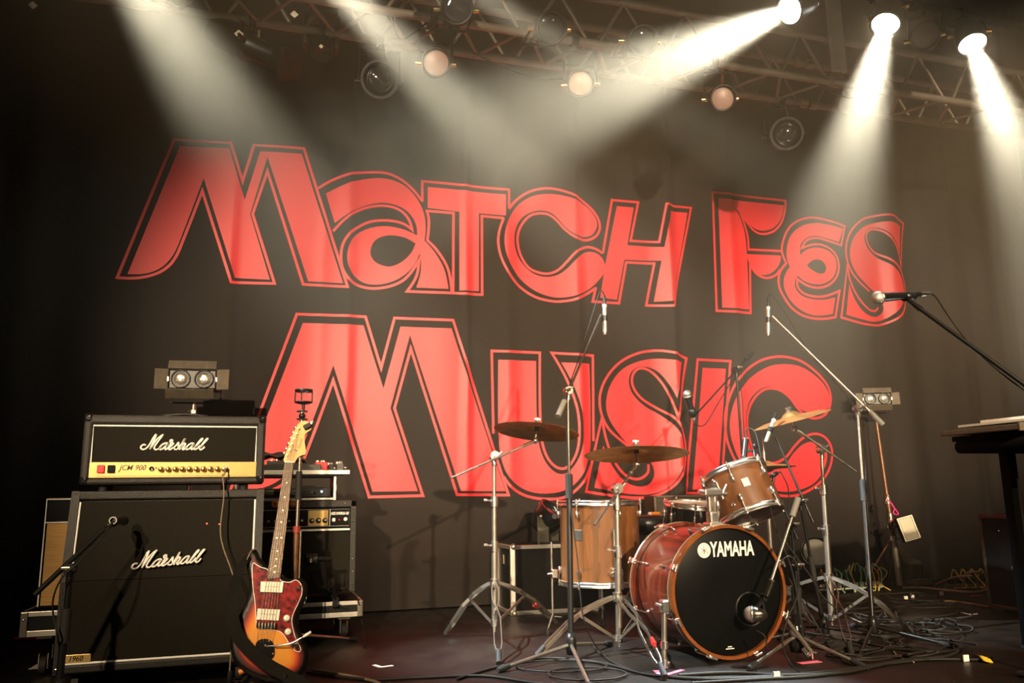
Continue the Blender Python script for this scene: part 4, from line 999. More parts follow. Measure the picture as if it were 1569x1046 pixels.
part('headstock_decal', face_frame(text_mb('Fender', .017, .0002, .0, .9, .35), gpos(G1, (548, 200), .0064), (gv + gu * .10).normalized(), (gv + gu * .10).cross(gn).normalized() * -1), mat('brown_print', (.10, .05, .015), .5), hd, True)
for i, (a, b2) in enumerate((((450, 290), (428, 270)), ((470, 250), (443, 237)), ((486, 208), (460, 196)), ((502, 168), (478, 154)), ((520, 130), (495, 112)), ((538, 88), (513, 74)))):
    pt = part('tuning_post', MB().cyl(gpos(G1, a, .004), gpos(G1, a, .016), .0036, n=10), CHROME, g, True)
    part('tuning_button', MB().ball(gpos(G1, b2, .0), .0066, 10, 8, (1, .6, 1.2)), CHROME, pt, True)
    s0, s1 = fpos(0, .12 + .76 * i / 5), V(G2((278 + 23 * i, 625)))
    e0 = gpos(G1, a, .014); m0 = gB + gu * s0.x + gv * s0.y + gn * .0150; m1 = gB + gu * s1.x + gv * s1.y + gn * .0185; m2 = gpos(G2, (262 + 22 * i, 745), .006)
    part('string', MB().tube([e0, m0, m1, m2], .0007, 4), STEEL, g, True)
part('string_tree', MB().box(gpos(G1, (512, 255), .010), (.012, .003, .006), .001), CHROME, g, True)
# strap over the body
sp = [(205, 110), (150, 190), (105, 320), (82, 460), (88, 580), (120, 690), (180, 775), (260, 850), (360, 925), (470, 985), (600, 1060), (700, 1120)]
hts = [.012, .03, .045, .05, .05, .045, .04, .035, .033, .032, .03, .02]
pts = [gpos(G2, p, h) for p, h in zip(sp, hts)]; c = curve3(pts, 5); wv = []
for i in range(len(c)):
    d = (c[min(i + 1, len(c) - 1)] - c[max(i - 1, 0)]).normalized(); tw = i / len(c)
    wn = (d.cross(gn)).normalized() * (.010 + .012 * min(1, tw * 3)); wv.append(wn * .95 + gn * .006)
part('strap', MB().strip(c, wv, .003), mat('black_strap', (.008, .007, .005), .85, bump=.5, bscale=200, var=.3, spec=.2), g, True, 'black woven strap')
part('strap_tie', MB().tube(curve3([gpos(G2, (190, 140), .02), gpos(G2, (220, 75), .02), gpos(G2, (262, 52), .01)], 5), .0022, 6), CABLE_W, g, True)
# clip-on tuner
ct = gpos(G1, (602, 72), .012)
t = thing('clip_tuner', 'black clip-on tuner gripping the guitar headstock', 'tuner', ct)
Rt = Matrix((gu, gv, gn)).transposed() @ Matrix.Rotation(math.radians(35), 3, 'Z')
part('tuner_body', MB().box(ct, (.030, .020, .014), .003, Rt), BLK, t, True)
part('tuner_clip', MB().box(ct + Rt @ V((.020, .004, -.008)), (.012, .014, .022), .003, Rt).ball(ct + Rt @ V((.026, .008, 0)), .005, 8, 6), CHROME, t, True)
# guitar stand
t = thing('guitar_stand', 'black tubular guitar stand holding the sunburst guitar', 'stand', (gB.x, gB.y + .12, 0))
cen = gB + gn * (-.06) + gv * .03
sx = gu
part('rest', MB().tube([gB + gn * .03 - sx * .10 + V((0, 0, .018)), gB + gn * .03 - sx * .10 - V((0, 0, .01)), gB - gn * .075 - sx * .10 - V((0, 0, .012)), gB - gn * .075 + sx * .08 - V((0, 0, .012)), gB + gn * .03 + sx * .08 - V((0, 0, .01)), gB + gn * .03 + sx * .08 + V((0, 0, .018))], .008, 8), RUBBER, t, True)
topp = gB - gn * .085 + gv * .34
part('upright', MB().tube([topp, gB - gn * .10 - V((0, 0, .01))], .010, 10), BLK, t, True)
part('back_rest', MB().tube([topp - sx * .06, topp, topp + sx * .06], .010, 8), RUBBER, t, True)
for q in ((-.16, -.10), (.18, -.08), (.02, .24)):
    part('leg', MB().tube([gB - gn * .10 + V((0, 0, .06)), V((gB.x + q[0], gB.y + .10 + q[1], .010))], .009, 8), BLK, t, True)
    part('rubber_foot', MB().cyl((gB.x + q[0], gB.y + .10 + q[1], 0), (gB.x + q[0], gB.y + .10 + q[1], .022), .013, n=10), RUBBER, t, True)
jp_ = SY(366, 1030, 3.22)
part('locking_pin', MB().cyl(jp_, jp_ + V((.03, 0, .01)), .010, n=10), mat('orange_ring', (.75, .22, .02), .4), t, True)
# ------------------------------------------------------------------ drum kit
WOOD = mat('mahogany_gloss', (.10, .014, .005), .25, var=.5, scale=9, stretch=(.5, 3, .5), coat=.3)
WOOD2 = mat('walnut_satin', (.125, .046, .014), .30, var=.25, scale=10, stretch=(3, 3, .35), coat=.4)
HOOPW = mat('amber_hoop', (.17, .048, .010), .25, var=.3, scale=14, coat=.4)
HEADB = mat('black_drum_head', (.0025, .0025, .0025), .4, spec=.06)
HEADW = mat('coated_drum_head', (.55, .52, .46), .6)
CYM = mat('bronze_cymbal', (.55, .27, .085), .42, .85, var=.25, scale=14, bump=.12, bscale=90)
DSTEEL = mat('dark_steel', (.13, .11, .085), .38, .9, var=.15, scale=20)
FELT = mat('grey_felt', (.10, .085, .065), .95)

def lug(t, p, out, axis, L=.05, name='lug'):
    """teardrop chrome lug on a shell, its rod running along axis"""
    p, out, axis = V(p), V(out).normalized(), V(axis).normalized()
    R = Matrix((out.cross(axis).normalized() * -1, out, axis)).transposed()
    o = part(name, MB().ball(p + out * .008, .5, 10, 8, (.016, .022, L), R), CHROME, t, True)
    return o
# ---- bass drum, facing the audience
KX, KY, KZ, KR, KD = 1.955, 3.20, .285, .262, .40
t = kick = thing('bass_drum', 'glossy mahogany bass drum with black front head and white lettering', 'drum', (KX, KY + KD / 2, 0))
ky1 = KY + KD
part('shell', MB().lathe([(KR - .004, .03), (KR, .03), (KR, .03), (KR, KD - .03), (KR, KD - .03), (KR - .004, KD - .03)], (KX, KY, KZ), (0, 1, 0), 64), WOOD, t, True)
for y, nm in ((KY - .008, 'front'), (ky1 - .034, 'rear')):
    h = part('hoop', MB().lathe([(KR + .016, 0), (KR + .016, .040), (KR + .016, .040), (KR + .002, .040), (KR + .002, .040), (KR + .002, 0), (KR + .002, 0), (KR + .016, 0)], (KX, y, KZ), (0, 1, 0), 64), HOOPW if nm == 'front' else WOOD, t, True)
    part('metal_rim', MB().lathe([(KR + .001, .040), (KR + .010, .040), (KR + .010, .046), (KR + .001, .046)], (KX, y, KZ), (0, 1, 0), 64).lathe([(KR + .0165, .024), (KR + .019, .027), (KR + .019, .033), (KR + .0165, .036)] if nm == 'rear' else [(KR + .0165, .034), (KR + .0175, .036), (KR + .0165, .039)], (KX, y, KZ), (0, 1, 0), 64), mat('pale_rim', (.62, .54, .42), .3, .6), h, True)
fh = part('front_head', MB().lathe([(KR + .003, .012), (KR - .01, .004), (.085, .004), (.085, .004), (.085, .010)], (KX, KY, KZ), (0, 1, 0), 64), HEADB, t, True, 'black front drum head')
hp_ = V((2.055, KY + .004, .205))
# closed head with a reinforced port
part('head_skin', MB().lathe([(.088, 0), (.001, 0)], (KX, KY + .0042, KZ), (0, 1, 0), 48), HEADB, fh, True)
part('port_ring', MB().lathe([(.064, 0), (.066, -.003), (.072, -.003), (.074, 0)], hp_, (0, 1, 0), 40), BLK, fh, True)
part('port_hole', MB().lathe([(.064, -.0006), (.001, -.0006)], hp_, (0, 1, 0), 40), mat('port_dark', (.001, .001, .001), 1.0, spec=0), fh, True)
part('rear_head', MB().lathe([(KR, 0), (.001, 0)], (KX, ky1 - .004, KZ), (0, 1, 0), 48), HEADW, t, True)
fy = KY + .0028
LOGO = mat('white_print', (.80, .77, .69), .5)
lt = part('lettering', face_frame(text_mb('YAMAHA', .086, .0003, .0024, .60, space=1.0), (SY(1122, 841.5, fy).x, fy, SY(1122, 841.5, fy).z), (1, 0, 0), (0, 0, 1)), LOGO, fh, True, 'white condensed maker lettering')
ec = SY(1078.8, 843, fy); er = .0315
em = part('emblem', MB().lathe([(er, -.0004), (.001, -.0004)], (ec.x, fy, ec.z), (0, 1, 0), 40), LOGO, fh, True, 'round emblem of three crossed tuning forks')
BRN = mat('brown_print', (.10, .05, .015), .5)
fk = MB().lathe([(er * .84, -.0012), (er * .80, -.0012)], (ec.x, fy, ec.z), (0, 1, 0), 40)
for a in (90, 210, 330):
    a = math.radians(a); d = V((math.cos(a), 0, math.sin(a))); s_ = V((-d.z, 0, d.x)); o_ = V((ec.x, fy - .0012, ec.z))
    fk.cyl(o_ - d * er * .05, o_ + d * er * .68, .0011, n=5)
    fk.cyl(o_ - d * er * .05 + s_ * .0016, o_ - d * er * .50 + s_ * .0016, .0009, n=5).cyl(o_ - d * er * .05 - s_ * .0016, o_ - d * er * .50 - s_ * .0016, .0009, n=5)
    fk.cyl(o_ - d * er * .05 + s_ * .0016, o_ - d * er * .05 - s_ * .0016, .0009, n=5)
part('emblem_forks', fk, BRN, em, True)
sm = SY(1118.5, 992, fy)
for dz, wd in ((.004, .020), (-.004, .040)): part('small_print', MB().box((sm.x, fy - .0004, sm.z + dz), (wd, .0006, .0035)), LOGO, fh, True)
for k in range(8):
    a = math.radians(22.5 + 45 * k); d = V((math.cos(a), 0, math.sin(a)))
    for y, s_ in ((KY, 1), (ky1, -1)):
        c = V((KX, y, KZ)) + d * (KR + .020)
        cw = part('claw_hook', MB().box(c + V((0, s_ * .004, 0)), (.026, .030, .018), .004, rotm((0, 0, 1), d)), CHROME, t, True)
        part('tension_rod', MB().cyl(c + V((0, -s_ * .008, 0)), c + V((0, s_ * .115, 0)), .0035, n=8).cyl(c + V((0, s_ * .0, 0)) - V((0, s_ * .03, 0)) + d * .0, c - V((0, s_ * .008, 0)), .006, n=8).box(c - V((0, s_ * .03, 0)), (.034, .006, .010), .002, rotm((0, 0, 1), d)), CHROME, cw, True)
    c = V((KX, KY + KD / 2, KZ)) + d * KR
    for s_ in (-1, 1): lug(t, c + V((0, s_ * .075, 0)), d, (0, 1, 0), .022)
for s_, foot in ((-1, SZ(1018, 1028)), (1, SZ(1245, 1012))):
    a = math.radians(-28 if s_ > 0 else 208); d = V((math.cos(a), 0, math.sin(a)))
    top = V((KX + s_ * .252, KY + .10, .235)) if s_ > 0 else SY(1018, 928, 3.14)
    sp_ = part('spur', MB().cyl(top + V((0, 0, .015)), foot + V((0, 0, .03)), .011, n=12), STEEL, t, True)
    md = top.lerp(foot, .55)
    part('spur_collar', MB().cyl(md, md.lerp(foot, .25), .016, n=12), CHROME, sp_, True)
    part('spur_nut', MB().cyl(top.lerp(foot, .82), top.lerp(foot, .95), .015, n=12), CHROME, sp_, True)
    part('spur_tip', MB().cyl(foot + V((0, 0, .035)), foot, .009, .004, 10).box(foot + V((0, 0, .03)), (.05, .008, .010), .002), CHROME, sp_, True)
    sh = V((KX + s_ * .235, KY + .13, .20 if s_ > 0 else .21))
    part('spur_bracket', MB().box(top, (.035, .04, .05), .008).cyl(top, sh, .012, n=10).cyl(top - V((.04, 0, -.01)), top + V((.02, 0, -.01)), .006, n=8), CHROME, sp_, True)
# tom post on the bass drum shell
tp = SY(1093, 806, KY + .13)
tpx, tpy, tpz = tp.x, KY + .13, KZ + KR * .985
pm = part('tom_mount', MB().box((tpx, tpy, tpz + .012), (.075, .07, .03), .008).box((tpx, tpy, tpz + .045), (.05, .045, .06), .010), CHROME, t, True)
part('mount_post', MB().cyl((tpx - .014, tpy, tpz + .05), (tpx - .014, tpy, tpz + .145), .012, n=14).cyl((tpx + .014, tpy, tpz + .05), (tpx + .014, tpy, tpz + .145), .012, n=14), CHROME, pm, True)
part('mount_clamp', MB().box((tpx, tpy, tpz + .158), (.095, .05, .034), .008).cyl((tpx - .07, tpy - .01, tpz + .165), (tpx + .07, tpy - .01, tpz + .150), .009, n=10).box((tpx + .062, tpy - .012, tpz + .172), (.012, .01, .05), .003, Matrix.Rotation(.5, 3, 'Y')), CHROME, pm, True)
part('mount_wing', MB().ball((tpx + .012, tpy - .03, tpz + .10), .5, 10, 8, (.018, .014, .045)), CHROME, pm, True)

def drum(name, label, cen, axis, r, depth, mwood, nl, mhead, rot0=0.0):
    """tom: shell, chrome hoops, heads, lugs with rods"""
    cen = V(cen); ax = V(axis).normalized(); u_, w_ = perp(ax)
    t = thing(name, label, 'drum', cen)
    part('shell', MB().lathe([(r - .005, -depth / 2), (r, -depth / 2), (r, -depth / 2), (r, depth / 2), (r, depth / 2), (r - .005, depth / 2)], cen, ax, 48), mwood, t, True)
    for s_ in (-1, 1):
        z = s_ * depth / 2
        part('hoop', MB().lathe([(r + .003, z - .014), (r + .010, z - .014), (r + .010, z - .014), (r + .010, z - .002), (r + .008, z), (r + .010, z + .002), (r + .010, z + .012), (r + .006, z + .014), (r + .003, z + .012), (r + .003, z - .014)], cen, ax, 48), CHROME, t, True)
        part('head', MB().lathe([(r + .002, z + s_ * .003), (.001, z + s_ * .003)], cen, ax, 40), mhead if s_ > 0 else mwood if mwood is WOOD2 else HEADW, t, True)
    for k in range(nl):
        a = rot0 + 2 * math.pi * k / nl; d = u_ * math.cos(a) + w_ * math.sin(a)
        for s_ in (-1, 1):
            o = lug(t, cen + d * r + ax * s_ * (depth / 2 - .058), d, ax, .042)
            part('tension_rod', MB().cyl(cen + d * (r + .012) + ax * s_ * (depth / 2 - .07), cen + d * (r + .012) + ax * s_ * (depth / 2 + .016), .0032, n=8).cyl(cen + d * (r + .012) + ax * s_ * (depth / 2 + .010), cen + d * (r + .012) + ax * s_ * (depth / 2 + .020), .0055, n=8).box(cen + d * (r + .010) + ax * s_ * (depth / 2), (.016, .016, .018), .004, rotm((0, 0, 1), ax)), CHROME, o, True)
    return t
# ---- rack tom
rt_c = SY(1137, 757, 3.43); rt_a = V((-.16, .40, 1)).normalized()
rt = drum('rack_tom', 'small walnut rack tom tilted above the bass drum', rt_c, rt_a, .150, .215, WOOD2, 6, HEADW, .35)
vd = (EYE - rt_c).normalized(); vd = (vd - rt_a * vd.dot(rt_a)).normalized()
sdv = rt_a.cross(vd).normalized()   # towards picture right or left
if sdv.dot(c_r) < 0: sdv = -sdv
bd = (vd * .72 - sdv * .69).normalized(); bo = rt_c + bd * .150 + rt_a * .02
Rb = Matrix((bd.cross(rt_a).normalized() * -1, bd, rt_a)).transposed()
br = part('mount_bracket', MB().box(bo + bd * .008, (.075, .016, .095), .007, Rb).box(bo + bd * .03, (.04, .045, .05), .010, Rb), CHROME, rt, True)
armp = bo + bd * .05
part('mount_arm', MB().tube([armp, armp + V((0, 0, -.03)), V((tpx + .01, tpy, tpz + .17))], .012, 12).ball(armp, .022, 12, 10), CHROME, br, True)
for q in (-.012, .014): part('wing_bolt', MB().lathe([(.009, 0), (.011, .01), (.004, .016)], bo + bd * .03 + rt_a * .045 + sdv * q * 2, rt_a, 10), CHROME, br, True)
vb = (vd * .97 + sdv * .25).normalized(); vo_ = rt_c + vb * .1503 + rt_a * .012
part('badge', MB().box(vo_, (.034, .003, .040), .001, Matrix((vb.cross(rt_a).normalized() * -1, vb, rt_a)).transposed()), STEEL, rt, True, 'square metal badge')
vh = (vd * .93 - sdv * .36).normalized()
part('air_vent', MB().lathe([(.010, 0), (.010, .004), (.005, .005), (.005, .001)], rt_c + vh * .150 - rt_a * .065, vh, 14), CHROME, rt, True)
# ---- floor tom
ft_c = V((1.725, 4.05, .458))
ft = drum('floor_tom', 'large walnut floor tom standing on three legs', ft_c, (0, 0, 1), .205, .40, WOOD2, 6, HEADW, 1.15)
def cyl_at(px, c, r):
    """point of an upright cylinder's camera side seen at column px"""
    d = ray(px, 830); d = V((d.x, d.y)); o_ = V((EYE.x - c.x, EYE.y - c.y))
    A_, B_, C_ = d.dot(d), 2 * d.dot(o_), o_.dot(o_) - r * r
    k = (-B_ - math.sqrt(max(0, B_ * B_ - 4 * A_ * C_))) / (2 * A_)
    return V((EYE.x + d.x * k, EYE.y + d.y * k))
q = cyl_at(886, ft_c, .2055); nb = V((q.x - ft_c.x, q.y - ft_c.y, 0)).normalized()
part('badge', MB().box((q.x, q.y, .50), (.044, .003, .052), .001, Matrix((V((0, 0, 1)).cross(nb) , nb, V((0, 0, 1)))).transposed()), STEEL, ft, True, 'square metal badge')
for px, zz, top in ((848, .30, .46), (939, .32, .53), (None, .32, .5)):
    if px: q = cyl_at(max(px, 858), ft_c, .205); d = V((q.x - ft_c.x, q.y - ft_c.y, 0)).normalized()
    else: d = V((.4, .9, 0)).normalized()
    p = ft_c + d * .225; p.z = 0
    if px == 848: p = p + V((-.03, 0, 0))
    lgp = part('leg', MB().tube([(p.x, p.y, top), (p.x, p.y, .10), (p.x + d.x * .03, p.y + d.y * .03, .02)], .0055, 8), STEEL if px == 848 else CHROME, ft, True)
    part('leg_bracket', MB().box((p.x - d.x * .012, p.y - d.y * .012, zz), (.034, .034, .045), .006).cyl((p.x - .03, p.y - .01, zz), (p.x + .012, p.y - .014, zz + .004), .006, n=8), CHROME, lgp, True)
    part('rubber_foot', MB().cyl((p.x + d.x * .03, p.y + d.y * .03, 0), (p.x + d.x * .03, p.y + d.y * .03, .03), .013, n=10), RUBBER, lgp, True)
# ---- snare
sn_c = SY(1068, 792, 3.98)
sn = drum('snare_drum', 'black snare drum on its stand behind the bass drum', sn_c, (.05, -.12, 1), .165, .13, BLKGLOSS, 8, HEADW, .2)
st_ = thing('snare_stand', 'chrome snare drum stand behind the bass drum', 'stand', (sn_c.x, sn_c.y, 0))
sb_ = V((sn_c.x, sn_c.y, 0))
part('tube', MB().cyl(sb_ + V((0, 0, .08)), sb_ + V((0, 0, sn_c.z - .10)), .012, n=12), CHROME, st_, True)
for k in range(3):
    a = math.radians(40 + 120 * k); d = V((math.cos(a), math.sin(a), 0))
    part('basket_arm', MB().tube([sb_ + V((0, 0, sn_c.z - .11)), sb_ + d * .13 + V((0, 0, sn_c.z - .095)), sb_ + d * .187 + V((0, 0, sn_c.z - .06))], .007, 8), CHROME, st_, True)
    part('leg', MB().tube([sb_ + V((0, 0, .22)), sb_ + d * .24 + V((0, 0, .012))], .008, 8), CHROME, st_, True)
    part('rubber_foot', MB().ball(sb_ + d * .24 + V((0, 0, .014)), .014, 8, 6), RUBBER, st_, True)

# ---- stands with braced double legs
def braced_legs(t, c, feet, zh, zl, m=STEEL, tapes=()):
    c = V(c)
    part('leg_collar', MB().cyl(c + V((0, 0, zh - .02)), c + V((0, 0, zh + .02)), .022, n=14), CHROME, t, True)
    part('lower_collar', MB().cyl(c + V((0, 0, zl - .014)), c + V((0, 0, zl + .014)), .019, n=14).cyl(c + V((0, 0, zl - .04)), c + V((0, 0, zl)), .006, n=8), CHROME, t, True)
    for i, f in enumerate(feet):
        f = V((f[0], f[1], .016)); d = V((f.x - c.x, f.y - c.y, 0)); R_ = d.length; d.normalize(); s_ = V((-d.y, d.x, 0))
        a = c + d * .022 + V((0, 0, zh)); al = (f - a); up = al.cross(s_).normalized()
        keys = ((0, .010), (.16, .018), (.34, .018), (.46, .005), (.58, .018), (.84, .018), (.93, .005))
        lm = MB()
        for sg in (-1, 1):
            lm.strip([a + al * k + s_ * sg * w2 + V((0, 0, .035 * math.sin(math.pi * min(1, k / .93)))) for k, w2 in keys], up * .0085, .0035 * sg)
        lg_ = part('leg', lm, m, t, True)
        part('rubber_foot', MB().cyl(a + al * .90 + V((0, 0, .012)), f - V((0, 0, .004)), .011, .014, 10), RUBBER, lg_, True)
        j = a + al * .46 + V((0, 0, .035)); b2 = c + d * .018 + V((0, 0, zl))
        part('brace', MB().strip([j, b2], (b2 - j).cross(s_).normalized() * .007, .003), m, lg_, True)
        if i in tapes: 
            q0, q1 = a + al * .66, a + al * .74
            part('tape_band', MB().box((q0 + q1) / 2 + s_ * .018 + V((0, 0, .026)), (.012, .026, .046), .002, rotm((0, 0, 1), al)), TAPE_R, lg_, True, 'red tape band')
def cymbal(label, c, n_, r, bell=.032, name='cymbal'):
    c, n_ = V(c), V(n_).normalized()
    pr = [(.007, bell), (.02, bell * .95), (.036, bell * .72), (.048, bell * .42), (.055, bell * .30), (r * .4, bell * .24), (r * .75, bell * .10), (r, -.008), (r, -.008), (r - .001, -.0098), (r * .75, bell * .10 - .0016), (r * .4, bell * .24 - .0016), (.055, bell * .30 - .0016), (.036, bell * .72 - .0018), (.007, bell - .0018)]
    o = solo(name, MB().lathe(pr, c, n_, 56), CYM, label, 'cymbal', c)
    return o
def cym_top(t, c, n_, bell=.032):
    c, n_ = V(c), V(n_).normalized()
    part('felt_washer', MB().cyl(c + n_ * (bell + .001), c + n_ * (bell + .014), .016, n=14).cyl(c + n_ * (-.004), c + n_ * (bell - .006), .012, n=12), FELT, t, True)
    part('wing_nut', MB().cyl(c + n_ * (bell + .014), c + n_ * (bell + .026), .008, n=10).box(c + n_ * (bell + .027), (.034, .007, .012), .002, rotm((0, 0, 1), n_)).cyl(c + n_ * (-.05), c + n_ * (bell + .034), .0035, n=8), CHROME, t, True)
def boom_cymbal_stand(label, base, feet, zh, zl, clamps, pivot, tail, cy, cn, tapes=()):
    base, pivot, tail, cy, cn = V(base), V(pivot), V(tail), V(cy), V(cn).normalized()
    t = thing('cymbal_stand', label, 'stand', base)
    braced_legs(t, base, feet, zh, zl, STEEL, tapes)
    ax = (pivot - base)
    P_ = lambda z: base + ax * ((z - base.z) / ax.z)
    z1, z2 = clamps
    part('lower_tube', MB().cyl(P_(zl + .0), P_(z1), .0155, n=14), STEEL, t, True)
    part('middle_tube', MB().cyl(P_(z1), P_(z2), .0125, n=14), STEEL, t, True)
    part('upper_tube', MB().cyl(P_(z2), pivot, .0095, n=12), STEEL, t, True)
    for z in (z1, z2):
        p = P_(z); k = part('height_clamp', MB().cyl(p - V((0, 0, .028)), p + V((0, 0, .022)), .0195, n=14), CHROME, t, True)
        part('wing_screw', MB().cyl(p - V((.018, .005, 0)), p - V((.042, .008, -.004)), .005, n=8).box(p - V((.048, .008, -.006)), (.018, .006, .014), .003), CHROME, k, True)
    tilt = cy - cn * .055
    part('boom_tilter', MB().cyl(pivot - V((0, .02, 0)), pivot + V((0, .018, 0)), .024, n=18).cyl(pivot - V((0, 0, .05)), pivot, .014, n=12), CHROME, t, True)
    part('tilter_screw', MB().box(pivot + V((.028, -.012, .012)), (.034, .008, .012), .003, Matrix.Rotation(-.6, 3, 'Y')).cyl(pivot + V((.0, -.03, 0)), pivot, .008, n=10), CHROME, t, True)
    part('boom_arm', MB().cyl(tail, tilt, .0062, n=10), CHROME, t, True)
    dd = (tilt - tail).normalized()
    part('arm_collar', MB().cyl(tilt - dd * .075, tilt - dd * .02, .0095, n=10), CHROME, t, True)
    part('cymbal_tilter', MB().ball(tilt, .017, 12, 10).cyl(tilt, cy - cn * .004, .006, n=10), CHROME, t, True)
    cym_top(t, cy, cn)
    return t
c1 = SY(822, 659, 4.02); n1 = V((.15, .10, 1)).normalized()
cymbal('crash cymbal lit red at its edge beside the first overhead microphone', c1, n1, .222)
boom_cymbal_stand('chrome boom stand of the crash cymbal by the flight case', (1.150, 4.05, 0), [(.955, 4.28), (1.00, 3.46), (1.60, 4.40)], .275, .085, (.455, .675), SY(757, 698, 4.05), SY(691, 732, 3.93), c1, n1, tapes=(2,))
c2 = SY(975, 694, 3.70); n2 = V((.04, .11, 1)).normalized()
cymbal('large ride cymbal above the floor tom and bass drum', c2, n2, .258, .036)
boom_cymbal_stand('chrome boom stand of the ride cymbal before the floor tom', (1.612, 3.60, 0), [(1.20, 3.56), (1.52, 2.98), (2.05, 3.98)], .235, .055, (.44, .655), SY(945, 748, 3.60), SY(911, 804, 3.46), c2, n2, tapes=(1,))
c3 = SY(1213, 641, 3.72); n3 = V((-.27, .03, 1)).normalized()
cymbal('small crash cymbal tilted above the rack tom', c3, n3, .205, .040)
boom_cymbal_stand('chrome boom stand of the tilted crash cymbal', (2.885, 3.75, 0), [(2.44, 3.06), (3.10, 3.42), (2.62, 4.15)], .255, .055, (.50, .71), SY(1258, 688, 3.75), SY(1312, 722, 3.66), c3, n3)
# ---- hi-hat
hh = SY(1172, 714, 3.95); hz_ = hh.z
cymbal('upper hi-hat cymbal behind the rack tom', (hh.x, hh.y, hz_ + .004), (0, 0, 1), .165, .026)
cymbal('lower hi-hat cymbal behind the rack tom', (hh.x, hh.y, hz_ - .010), (0, 0, -1), .165, .026)
t = thing('hi_hat_stand', 'chrome hi-hat stand with pedal behind the rack tom', 'stand', (hh.x, hh.y, 0))
part('rod', MB().cyl((hh.x, hh.y, .05), (hh.x, hh.y, hz_ + .16), .0035, n=8), CHROME, t, True)
part('tube', MB().cyl((hh.x, hh.y, .05), (hh.x, hh.y, hz_ - .05), .012, n=12), STEEL, t, True)
part('clutch', MB().cyl((hh.x, hh.y, hz_ + .028), (hh.x, hh.y, hz_ + .08), .010, n=10), CHROME, t, True)
braced_legs(t, (hh.x, hh.y, 0), [(hh.x + .26, hh.y + .1), (hh.x - .2, hh.y + .2), (hh.x + .05, hh.y - .28)], .22, .08)
part('pedal', MB().box((hh.x - .02, hh.y + .16, .035), (.075, .26, .010), .003, Matrix.Rotation(-.12, 3, 'X')), STEEL, t, True)
# ---- throne
th = SY(994, 801, 4.42)
t = thing('drum_throne', 'round black padded drum stool behind the ride cymbal', 'stool', (th.x, th.y, 0))
zc = th.z
part('seat', MB().lathe([(.001, -.045), (.15, -.045), (.165, -.035), (.172, -.005), (.168, .030), (.15, .042), (.001, .048)], (th.x, th.y, zc), (0, 0, 1), 36), mat('black_vinyl', (.012, .011, .010), .35, bump=.1, bscale=120), t, True)
part('post', MB().cyl((th.x, th.y, .08), (th.x, th.y, zc - .045), .014, n=12), CHROME, t, True)
part('mount_plate', MB().box((th.x, th.y, zc - .055), (.12, .12, .02), .003), BLK, t, True)
braced_legs(t, (th.x, th.y, 0), [(th.x - .26, th.y - .1), (th.x + .25, th.y - .12), (th.x + .02, th.y + .28)], .26, .08)
p = SY(1003, 782, 4.36); p.z = zc + .055
t = thing('earplug_tin', 'small orange packet lying on the drum stool', 'packet', p - V((0, 0, .009)))
part('packet', MB().box(p, (.055, .03, .018), .004), mat('orange_packet', (.80, .22, .03), .45), t, True); part('cap', MB().box(p - V((.032, 0, 0)), (.012, .026, .016), .003), WHITE, t, True)

# ------------------------------------------------------------------ microphones and their stands
def tripod(t, c, feet, zh, leg_m, r=.008, hub=.024, hub_h=.07):
    c = V(c)
    part('hub', MB().lathe([(.012, -.02), (hub * .8, -.02), (hub, 0), (hub, hub_h * .6), (hub * .7, hub_h), (.012, hub_h)], c + V((0, 0, zh - .02)), (0, 0, 1), 18), BLK, t, True)
    for f in feet:
        f = V((f[0], f[1], .012)); d = V((f.x - c.x, f.y - c.y, 0)).normalized(); a = c + d * hub * .6 + V((0, 0, zh))
        l_ = part('leg', MB().cyl(a, f, r, n=10), leg_m, t, True); e = (f - a).normalized()
        part('rubber_foot', MB().tube([f - e * .05, f - e * .02, f + e * .012], [r * 1.3, r * 1.75, r * 1.3], 10), RUBBER, l_, True)
def boom_stand(name, label, base, feet, pivot, tail, tip, zh=.045, m1=BLK, m2=BLK, leg_m=BLK, mboom=None, cw=True, r0=.0115, r1=.0085, split=.5, rb=.0062, cat='microphone stand'):
    base, pivot, tail, tip = (V(p) for p in (base, pivot, tail, tip))
    t = thing(name, label, cat, base)
    tripod(t, base, feet, zh, leg_m)
    ax = pivot - base; s0 = base + V((0, 0, zh)); md = base + ax * split
    part('lower_tube', MB().cyl(s0, md, r0, n=12), m1, t, True)
    part('upper_tube', MB().cyl(md, pivot, r1, n=12), m2, t, True)
    part('clutch', MB().cyl(md - ax.normalized() * .05, md + ax.normalized() * .06, r0 * 1.35, n=12), RUBBER, t, True)
    part('boom_clamp', MB().cyl(pivot - V((0, .02, 0)), pivot + V((0, .02, 0)), .019, n=14).cyl(pivot - V((0, 0, .045)), pivot, .013, n=10), BLK if m2 is BLK else STEEL, t, True)
    part('clamp_knob', MB().cyl(pivot + V((0, -.02, 0)), pivot + V((-.005, -.045, .006)), .006, n=8).box(pivot + V((-.006, -.05, .008)), (.032, .008, .010), .003), STEEL, t, True)
    bm_ = part('boom', MB().cyl(tail, tip, rb, n=10), mboom or m2, t, True)
    if cw:
        d = (tip - tail).normalized(); part('counterweight', MB().cyl(tail - d * .01, tail + d * .085, .0135, n=14), RUBBER if cw == 1 else mat('grey_grip', (.16, .14, .11), .6), bm_, True)
    return t
